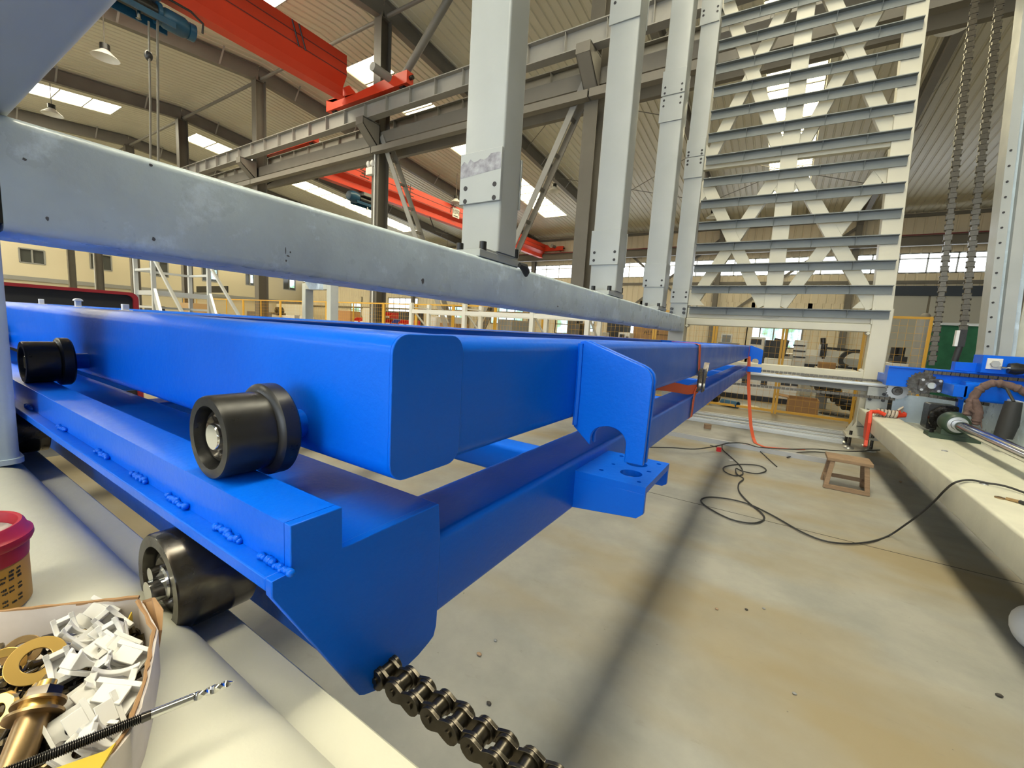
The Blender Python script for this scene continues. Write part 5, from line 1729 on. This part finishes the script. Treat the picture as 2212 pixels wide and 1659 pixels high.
def bin_shape(m, label, group):
    t = thing('stacking_bin', label, 'bin', (0, 0, 0), group)
    b = B()
    for x in (-.21, .20):
        b.prism([(-.22, 0), (.22, 0), (.22, .25), (-.08, .25), (-.24, .12)], 'X', x, x + .01)
    b.box(-.21, .21, -.22, .22, 0, .012).box(-.21, .21, .21, .22, 0, .25)
    b.add([(-.21, -.22, .0), (.21, -.22, 0), (.21, -.25, .10), (-.21, -.25, .10), (-.21, -.21, .0), (.21, -.21, 0), (.21, -.24, .10), (-.21, -.24, .10)], [(0, 1, 2, 3), (7, 6, 5, 4), (0, 4, 5, 1), (1, 5, 6, 2), (2, 6, 7, 3), (3, 7, 4, 0)])
    part(t, 'shell', b, m, smooth=False)
    part(t, 'label_lip', B().box(-.12, .12, -.262, -.25, .02, .085), NYLON if m is REDBIN else REDBIN, smooth=False)
    return t


BLUEBIN = mat('blue_bin_plastic', (.03, .06, .32), .4)
b0 = bin_shape(REDBIN, 'red stacking bin, leftmost of the lower row', 'red stacking bins')
b0.location = (-14.1, 10.92, 1.2005)
b0.scale = (.83, .83, .92)
words_ = ['second', 'third', 'fourth', 'fifth', 'sixth']
for k in range(5):
    dup(b0, (-14.1 + .36 * (k + 1), 10.92, 1.2005), 'red stacking bin, %s from the left in the lower row' % words_[k])
bb_2 = bin_shape(BLUEBIN, 'only blue stacking bin in the lower row of red ones', 'red stacking bins')
bb_2.location = (-14.1 + .36 * 6, 10.92, 1.2005)
bb_2.scale = (.83, .83, .92)
dup(b0, (-14.1 + .36 * 7, 10.92, 1.2005), 'red stacking bin just right of the blue one')
dup(b0, (-14.1 + .36 * 8, 10.92, 1.2005), 'red stacking bin at the right end of the lower row')
dup(b0, (-12.98, 11.12, 1.4505), 'red stacking bin on the upper shelf, left of two')
dup(b0, (-12.55, 11.12, 1.4505), 'red stacking bin on the upper shelf, right of two')
solo('bag', B().ball((-13.75, 11.06, 1.322), .12, 8, (.8, .6, 1)), NYLON, 'white plastic bag bulging behind the red bins', 'bag')

# cream rail portal and long silver rail
t = thing('rail_portal', 'cream portal frame at the end of the long silver rail', 'portal', (-4.0, 2.65, 0))
a, c = on('Y', 2.6, 652, 650).x, on('Y', 2.6, 714, 650).x
zt = on('Y', 2.6, 690, 611).z
part(t, 'leg', B().box(a, a + .065, 2.6, 2.69, 0, zt), CREAM, smooth=False, bev=.004)
part(t, 'leg', B().box(c - .065, c, 2.6, 2.69, 0, zt), CREAM, smooth=False, bev=.004)
part(t, 'top_beam', B().box(a + .065, c - .065, 2.6, 2.69, zt - .065, zt), CREAM, smooth=False, bev=.004)
part(t, 'bracket', B().prism([(a + .10, zt + .03), (c - .12, zt + .03), (c - .12, zt - .07), (a + .2, zt - .07)], 'Y', 2.56, 2.6), GREY, 'grey corner bracket', smooth=False)
xr = (a + c) / 2
t = thing('guide_rail', 'long silver guide rail running under the grey side beam towards the cream portal', 'rail', (xr, 0, zt))
part(t, 'profile', B().box(xr - .10, xr + .10, -3, 2.7, zt + .0305, zt + .075).box(xr - .06, xr + .06, -3, 2.68, zt + .076, zt + .105), ALU, smooth=False)
part(t, 'rack_teeth', (lambda b: [b.box(xr + .10, xr + .112, -2.9 + .06 * i, -2.87 + .06 * i, zt + .045, zt + .06) for i in range(95)] and b)(B()), CHROME, 'bright toothed strip', smooth=False)
part(t, 'post', B().box(xr - .1, xr + .1, -2.6, -2.4, 0, zt + .03), CREAM, smooth=False)

# black cabinet with red rim, left
t = thing('black_machine', 'long black machine cover with a red rim at the left edge', 'machine', (-5.6, -.8, 0))
zt = on('X', -5.0, 150, 622).z
ye = on('X', -5.0, 297, 650).y
part(t, 'cover', B().prism(rrect(-3.6, ye - .02, .35, zt - .012, .05, 5), 'X', -6.2, -5.0), DARK, smooth=False)
rim = B()
o = rrect(-3.62, ye, .33, zt + .004, .06, 5)
i_ = rrect(-3.59, ye - .035, .365, zt - .022, .045, 5)
rim.plate(o, [i_], 'X', -5.0, -4.97)
part(t, 'red_rim', rim, mat('dark_red_rim', (.22, .012, .018), .4), 'dark red rim', smooth=False)
part(t, 'base', B().box(-6.1, -5.1, -3.5, ye - .1, 0, .35), GREYM, smooth=False)

# white lugs standing behind the blue beam
for k, (xx, yy, lab) in enumerate(((88, 646, 'left white lug of three behind the blue beam, before the black cover'), (167, 649, 'middle, round topped white lug of three behind the blue beam'), (269, 657, 'right, lowest white lug of three behind the blue beam'))):
    p = on('Y', .475, xx, yy)
    b = B().box(p.x - .009, p.x + .009, .468, .484, 1.2882, p.z)
    if k == 1:
        b.prism([(.476 + .013 * math.cos(a_), p.z - .002 + .010 * math.sin(a_)) for a_ in [PI * j / 8 for j in range(9)]], 'X', p.x - .009, p.x + .013)
    b.box(p.x - .012, p.x + .012, .464, .492, 1.2862, 1.2882)
    solo('white_lug', b, NYLON, lab, 'lug', 'white lugs behind the blue beam', bev=.001)
solo('lug_rail', B().box(-3.6, -.9, .459, .495, 1.2865 - .04, 1.2860), BLUE, 'thin blue rail carrying the white lugs behind the front blue beam', 'rail', smooth=False)

# platform ladder
PXa = -7.0
ya, yb = on('X', PXa, 333, 640).y, on('X', PXa, 452, 640).y
zt = on('X', PXa, 333, 552).z
zp = on('X', PXa, 333, 627).z
PXb = PXa - .62
t = thing('platform_ladder', 'galvanised platform ladder with guard rails and steps, left of the yellow fence', 'ladder', (PXa - .3, (ya + yb) / 2, 0))
for x in (PXa, PXb):
    for y in (ya, yb):
        part(t, 'post', B().box(x - .022, x + .022, y - .022, y + .022, 0, zt), ALU, smooth=False)
part(t, 'platform', B().box(PXb, PXa, ya, yb, zp - .06, zp), ALU, smooth=False)
for z in (zt, (zt + zp) / 2 + .05, zp - .22):
    for y in (ya, yb):
        part(t, 'side_rail', B().bar((PXb, y, z), (PXa, y, z), .03, .03, (0, 1, 0)), ALU, smooth=False)
    part(t, 'back_rail', B().bar((PXb, ya, z), (PXb, yb, z), .03, .03, (0, 0, 1)), ALU, smooth=False)
for y in (ya, yb):
    part(t, 'stringer', B().bar((PXa, y, zp), (PXa + .85, y, 0.02), .03, .09, (0, 1, 0)), ALU, smooth=False)
    part(t, 'handrail', B().bar((PXa, y, zt), (PXa + .95, y, zp - .35), .03, .03, (0, 1, 0)).bar((PXa + .95, y, zp - .35), (PXa + .80, y, .1), .025, .025, (0, 1, 0)), ALU, smooth=False)
for k in range(1, 5):
    part(t, 'tread', B().box(PXa + .85 * k / 5 - .08, PXa + .85 * k / 5 + .08, ya, yb, zp * (1 - k / 5) - .015, zp * (1 - k / 5) + .015), ALU, smooth=False)


# ------------------------------------------------------------------ goods and machines beyond the fence
def simple(name, Y, x0, x1, y0, y1, d, m, label, cat, floor=True, group=None, extra=()):
    q = pbox(Y, x0, x1, y0, y1, d, floor)
    if not extra:
        return solo(name, B().box(*q), m, label, cat, group, smooth=False, bev=.01)
    t = thing(name, label, cat, ((q[0] + q[1]) / 2, (q[2] + q[3]) / 2, q[4]), group)
    part(t, 'body', B().box(*q), m, smooth=False, bev=.01)
    for (nm, a0, a1, b0, b1, dy, mm) in extra:
        e = pbox(Y - dy, a0, a1, b0, b1, dy + .02)
        part(t, nm, B().box(*e), mm, smooth=False)
    return t


CREAMM = mat('cream_machine_paint', (.55, .50, .38), .45)
NAVY = mat('navy_panel', (.02, .03, .06), .4)
simple('laser_cutter', 11.4, 1490, 1722, 800, 880, .9, WHITEM, 'long white cutting machine bed seen below the running rail', 'machine', True, None, (('vent_opening', 1602, 1616, 818, 832, .02, DARK), ('vent_opening', 1643, 1657, 822, 834, .02, DARK), ('panel_opening', 1687, 1707, 820, 833, .02, DARK), ('panel_opening', 1709, 1725, 822, 834, .02, DARK), ('skirt', 1492, 1722, 852, 884, .03, DARK)))
t = simple('laser_cutter', 14.0, 1650, 1868, 768, 815, 1.6, WHITEM, 'white cutting machine with gantry and cable chain behind the portal opening', 'machine', True, None, (('dark_band', 1735, 1860, 790, 799, .02, DARK),))
part(t, 'gantry', B().box(*pbox(14.2, 1738, 1868, 758, 770, .4)), WHITEM, smooth=False)
h = part(t, 'cutting_head', B().box(*pbox(14.0, 1771, 1786, 742, 772, .15)), DARK, smooth=False)
part(h, 'nozzle', B().cyl(on('Y', 14.05, 1778, 730), on('Y', 14.05, 1778, 775), .06, 12), STEELDK)
part(t, 'head_cover', B().box(*pbox(13.98, 1768, 1772, 744, 772, .2)), NYLON, smooth=False)
cc_ = [on('Y', 13.6, *q) for q in ((1862, 760), (1840, 759), (1825, 765), (1816, 776), (1818, 786), (1830, 792))]
part(t, 'cable_chain', B().ribbon(smooth_path(cc_, 4), (0, 1, 0), .25, .09), RUBBER, 'black cable chain', smooth=False)
part(t, 'rail_chain', B().ribbon([on('Y', 13.8, *q) for q in ((1786, 752), (1820, 755), (1836, 757))], (0, 1, 0), .2, .06), RUBBER, smooth=False)
simple('cardboard_box', 12.8, 1768, 1806, 783, 797, .4, CARD, 'small cardboard box on the white machine bed behind the portal', 'box', False)
simple('machine_table', 12.8, 1762, 1850, 797, 812, .8, WHITEM, 'white table under the small cardboard box behind the portal', 'table')
simple('control_cabinet', 13.2, 1619, 1652, 728, 745, .5, WHITEM, 'white control cabinet with dark front before the leafy window', 'cabinet', True, None, (('dark_front', 1622, 1645, 732, 744, .02, DARK),))
simple('dark_cabinet', 13.2, 1652, 1670, 735, 760, .5, DARK, 'dark rounded cabinet before the leafy window', 'cabinet')
t = thing('office_chair', 'black office chair with tilted back behind the portal opening', 'chair', on('Z', 0, 1680, 800))
p = on('Y', 13.1, 1683, 754)
part(t, 'backrest', B().obox(p, (.34, .07, .52), (R(-12), R(8), 0)), DARK, smooth=False)
part(t, 'seat', B().obox((p.x, p.y + .27, p.z - .32), (.44, .44, .08)), DARK, smooth=False)
part(t, 'base', B().cyl((p.x, p.y + .27, 0), (p.x, p.y + .27, p.z - .35), .05, 10), DARK)
k_ = simple('storage_rack', 13.0, 1713, 1741, 735, 796, .4, WHITEM, 'white drawer stack right of the office chair', 'drawers', True, None, (('drawer_gap', 1713, 1740, 745, 748, .02, DARK), ('drawer_gap', 1713, 1740, 757, 760, .02, DARK), ('drawer_gap', 1713, 1740, 770, 773, .02, DARK)))
simple('worktable', 12.5, 1650, 1710, 775, 790, .4, WHITEM, 'white machine table behind the hook end of the blue frame', 'table', True, None, (('dark_edge', 1650, 1706, 763, 768, .02, DARK),))
simple('monitor', 15.0, 1557, 1582, 721, 740, .1, WHITEM, 'white framed monitor left of the leafy window', 'monitor', False, None, (('screen', 1560, 1578, 724, 739, .01, GREYM),))
simple('monitor_desk', 14.9, 1550, 1592, 740, 762, .8, GREYM, 'grey desk under the white framed monitor', 'desk')
t = simple('cardboard_crate', 11.3, 1367, 1450, 703, 737, 1.2, CARD, 'long brown cardboard box with printed name under the grey beam end', 'box', False)
q = pbox(11.3, 1367, 1450, 703, 737, 1.2)
ROOT[t.name] = t.location.copy()
p = on('Y', 11.29, 1407, 714)
text(t, 'lettering', 'ALICE', .15, INK, (p.x, 11.294, p.z - .06), (R(90), 0, 0), .002)
ln = on('Y', 11.29, 1418, 716)
part(t, 'printed_line', B().box(ln.x - .05, ln.x + .45, 11.292, 11.298, ln.z - .085, ln.z - .07), INK, smooth=False)
solo('crate_table', B().box(q[0] - .1, q[1] + .1, 11.3, 12.5, 0, q[4] - .001), GREYM, 'dark grey stand under the long cardboard box', 'stand', smooth=False)
# open carton on the floor inside the fence
a, c = on('Z', 0, 1698, 897), on('Z', 0, 1768, 905)
t = thing('open_carton', 'open empty cardboard carton on the floor just behind the yellow fence', 'box', (a + c) / 2)
ww = c.x - a.x
b = B()
for (x0, x1, y0, y1) in ((0, ww, 0, .012), (0, ww, .5, .512), (0, .012, .012, .5), (ww - .012, ww, .012, .5)):
    b.box(a.x + x0, a.x + x1, 9.95 + y0, 9.95 + y1, .0, .30)
b.box(a.x, c.x, 9.95, 10.46, 0, .01)
part(t, 'walls', b, CARD, smooth=False)
part(t, 'flap', B().bar((a.x, 10.2, .30), (a.x - .25, 10.2, .33), .5, .012, (0, 1, 0)), CARD, smooth=False)
part(t, 'flap', B().bar(((a.x + c.x) / 2, 10.46, .30), ((a.x + c.x) / 2, 10.6, .18), ww * .9, .012, (1, 0, 0)), CARD, smooth=False)
# roller rows and blue pipe
t = thing('roller_stand', 'grey stand with a row of black rollers behind the portal foot', 'rollers', on('Z', 0, 1810, 890))
for k in range(7):
    p = on('Y', 11.2 - .12 * k, 1772 + 12 * k, 830 + 8.5 * k)
    part(t, 'roller', B().cyl((p.x - .16, p.y, p.z), (p.x + .16, p.y + .25, p.z), .07, 12), BLACK)
pa, pc = on('Y', 11.2, 1768, 834), on('Y', 10.4, 1850, 888)
part(t, 'rail', B().bar(pa + Vector((.15, .3, -.1)), pc + Vector((.15, .3, -.1)), .1, .12), GREYM, smooth=False)
part(t, 'leg', B().box(pc.x, pc.x + .2, pc.y + .2, pc.y + .4, 0, max(.1, pc.z)), GREYM, smooth=False)
part(t, 'leg', B().box(pa.x, pa.x + .2, pa.y + .2, pa.y + .4, 0, max(.1, pa.z)), GREYM, smooth=False)
p0, p1 = on('Z', .07, 1560, 868), on('Z', .07, 1594, 875)
solo('pipe', B().ring(p0, p1, .068, .055, 18), mat('blue_pipe_plastic', (.02, .10, .20), .4), 'short blue pipe lying behind the yellow fence', 'pipe')
p = on('Z', .07, 1538, 862)
solo('motor', B().cyl((p.x - .2, 9.9, .14), (p.x + .1, 10.1, .14), .13, 16), STEELDK, 'dark round motor on the floor behind the blue pipe', 'motor')
p = on('Z', .001, 1618, 879)
solo('round_lid', B().cyl((p.x, p.y, .0005), (p.x, p.y, .02), .19, 28), CREAMM, 'round cream lid lying flat on the floor behind the fence', 'lid')
b = B()
rr2 = random.Random(5)
for k in range(5):
    x, y = on('Z', 0, 1790 + 12 * k, 902 + 3 * k).xy
    b.tube([(x + .12 * math.cos(a_), y + .5 + .10 * math.sin(a_), .012 + .02 * k * .5) for a_ in [2 * PI * j / 16 for j in range(17)]], .012, 6)
solo('cable_heap', b, RUBBER, 'heap of coiled dark cable beside the open carton', 'cable')
simple('white_box', 10.9, 1335, 1360, 718, 740, .35, WHITEM, 'white control box with dark window left of the long cardboard box', 'cabinet', True, None, (('dark_window', 1338, 1348, 722, 736, .02, DARK), ('keypad', 1352, 1357, 727, 733, .02, DARK)))
simple('white_cabinet', 11.5, 1255, 1300, 716, 735, .6, WHITEM, 'low white machine right of the brown column under the beam', 'machine')
simple('dark_machine', 12.5, 1310, 1345, 695, 730, .8, DARK, 'tall dark machine part behind the fence, left of the cardboard box', 'machine')
simple('switch_box', 9.78, 1246, 1264, 684, 699, .03, CREAMM, 'cream switch box hung on the fence beside the brown column', 'box', False, None, (('dark_front', 1249, 1259, 687, 697, .01, DARK),))
simple('white_carton', 12.5, 924, 942, 684, 694, .8, WHITEM, 'white carton stack left of the far window, behind the rack', 'carton')
simple('carton_row', 13.5, 940, 982, 684, 700, .8, NYLON, 'row of white cartons behind the white rack', 'carton')
simple('brown_carton', 12.0, 950, 984, 698, 712, .8, CARD, 'brown carton behind the white rack, below the white cartons', 'carton')
simple('grey_cover', 11.5, 1075, 1106, 690, 725, 1.0, GREYM, 'rounded grey machine cover at the right bay of the white rack', 'machine')
simple('white_locker', 10.2, 783, 806, 665, 690, .5, CREAMM, 'small cream locker behind the left end of the red bins', 'locker')
simple('bench', 13.0, 728, 756, 671, 700, .6, mat('orange_plywood', (.45, .22, .08), .6), 'orange plywood bench left of the red bins', 'bench')
simple('dark_conveyor', 13.0, 830, 880, 672, 690, 1.0, DARK, 'dark machine behind the red bins under the open loading door', 'machine')
simple('brick_stack', 12.0, 533, 585, 673, 690, .8, mat('dark_brick_pallet', (.12, .10, .08), .8), 'dark stacked pallets behind the yellow fence, left of the cream portal', 'pallets')
simple('framed_unit', 12.1, 556, 577, 655, 673, .3, CREAMM, 'framed cream unit standing on the dark pallets', 'unit', False, None, (('dark_panel', 561, 572, 660, 669, .02, GREYM),))
t = simple('spool_machine', 11.0, 587, 612, 680, 695, .6, CREAMM, 'cream machine with a round spool left of the cream portal', 'machine')
ROOT[t.name] = t.location.copy()
p = on('Y', 11.0, 600, 672)
part(t, 'spool', B().ring((p.x, 10.95, p.z), (p.x, 11.2, p.z), .20, .12, 20), DARK)
simple('white_machine', 11.0, 612, 652, 682, 698, .6, WHITEM, 'low white machine with a dark arch left of the cream portal', 'machine', True, None, (('dark_window', 636, 646, 681, 692, .02, GREYM),))
simple('grey_door', 30, 512, 540, 654, 690, .2, GREYM, 'dark grey door in the far white partition', 'door')
simple('partition', 30.3, 480, 660, 655, 700, .2, WHITEM, 'far white partition wall behind the yellow fence on the left', 'partition')
simple('timber_crates', 8.5, 385, 417, 654, 680, .7, mat('pale_plywood', (.42, .27, .12), .7), 'stacked plywood crates seen through the platform ladder', 'crates')
simple('sign_bar', 20, 424, 491, 618, 632, .1, DARK, 'long dark sign board on the far wall right of the platform ladder', 'sign', False)
p = on('Y', 9.0, 474, 662)
solo('black_sack', B().ball((p.x, 9.0, .62), .62, 10, (.55, .4, 1.0)).box(p.x - .3, p.x + .3, 8.8, 9.2, 0, .6), DARK, 'tall black covered bundle right of the platform ladder', 'bundle')
# stacked small goods far left gap
simple('tool_cart', 8.2, 312, 330, 660, 676, .5, DARK, 'low dark tool cart behind the platform ladder foot', 'cart')

# green net, leaning roller and column right of the portal
solo('green_net', B().box(2.42, 3.75, 11.9, 11.95, 0, 1.92), GREEN, 'dark green net screen behind the right lift chain', 'net', smooth=False)
solo('net_top_rail', B().box(2.35, 3.8, 11.86, 11.99, 1.921, 1.97), ALU, 'silver rail along the top of the green net screen', 'rail', smooth=False)
p0, p1 = on('Y', 9.9, 1962, 905), on('Y', 10.3, 1998, 692)
t = thing('leaning_roll', 'tall grey roll leaning behind the yellow fence right of the portal', 'roll', p0)
part(t, 'tube', B().cyl(p0, p1, .11, 18), GREYM)
part(t, 'cap', B().ball(p1 + (p1 - p0).normalized() * .06, .075, 8), STEEL_D)
t = simple('black_device', 11.0, 1928, 1960, 770, 785, .4, DARK, 'black bench device with two knobs right of the portal', 'device', False)
ROOT[t.name] = t.location.copy()
for xx in (1930, 1945):
    p = on('Y', 11.1, xx, 768)
    part(t, 'knob', B().cyl((p.x, p.y, p.z - .05), (p.x, p.y, p.z + .16), .06, 10), DARK)
q = pbox(11.0, 1915, 1970, 785, 795, .7)
simple('device_bench', 10.95, 1915, 1968, 785, 797, .7, WHITEM, 'white bench under the black device right of the portal', 'bench')
simple('dark_crate', 10.3, 1906, 1945, 860, 905, .5, DARK, 'dark crate behind the fence under the portal sprocket', 'crate')
# ------------------------------------------------------------------ light
w = bpy.data.worlds.new('daylight')
SC.world = w
w.use_nodes = True
bg = w.node_tree.nodes['Background']
bg.inputs['Color'].default_value = (0.75, 0.87, 1.0, 1)
bg.inputs['Strength'].default_value = 0.6
SC.view_settings.view_transform = 'Standard'
SC.view_settings.look = 'None'
SC.view_settings.gamma = 1.0
SC.view_settings.use_curve_mapping = False
SC.view_settings.exposure = 0.45
la = bpy.data.lights.new('doorway_daylight', 'AREA')
la.shape = 'RECTANGLE'
la.size, la.size_y = 14.0, 4.4
la.energy = 820
la.color = (0.80, 0.90, 1.0)
lo_ = bpy.data.objects.new('doorway_daylight', la)
COL.objects.link(lo_)
lo_.location = (-3.0, FY0 + .15, 2.3)
lo_.rotation_euler = (R(90), 0, 0)
SC.cycles.use_denoising = True
SC.cycles.max_bounces = 8
SC.cycles.diffuse_bounces = 4
SC.cycles.sample_clamp_indirect = 6.0
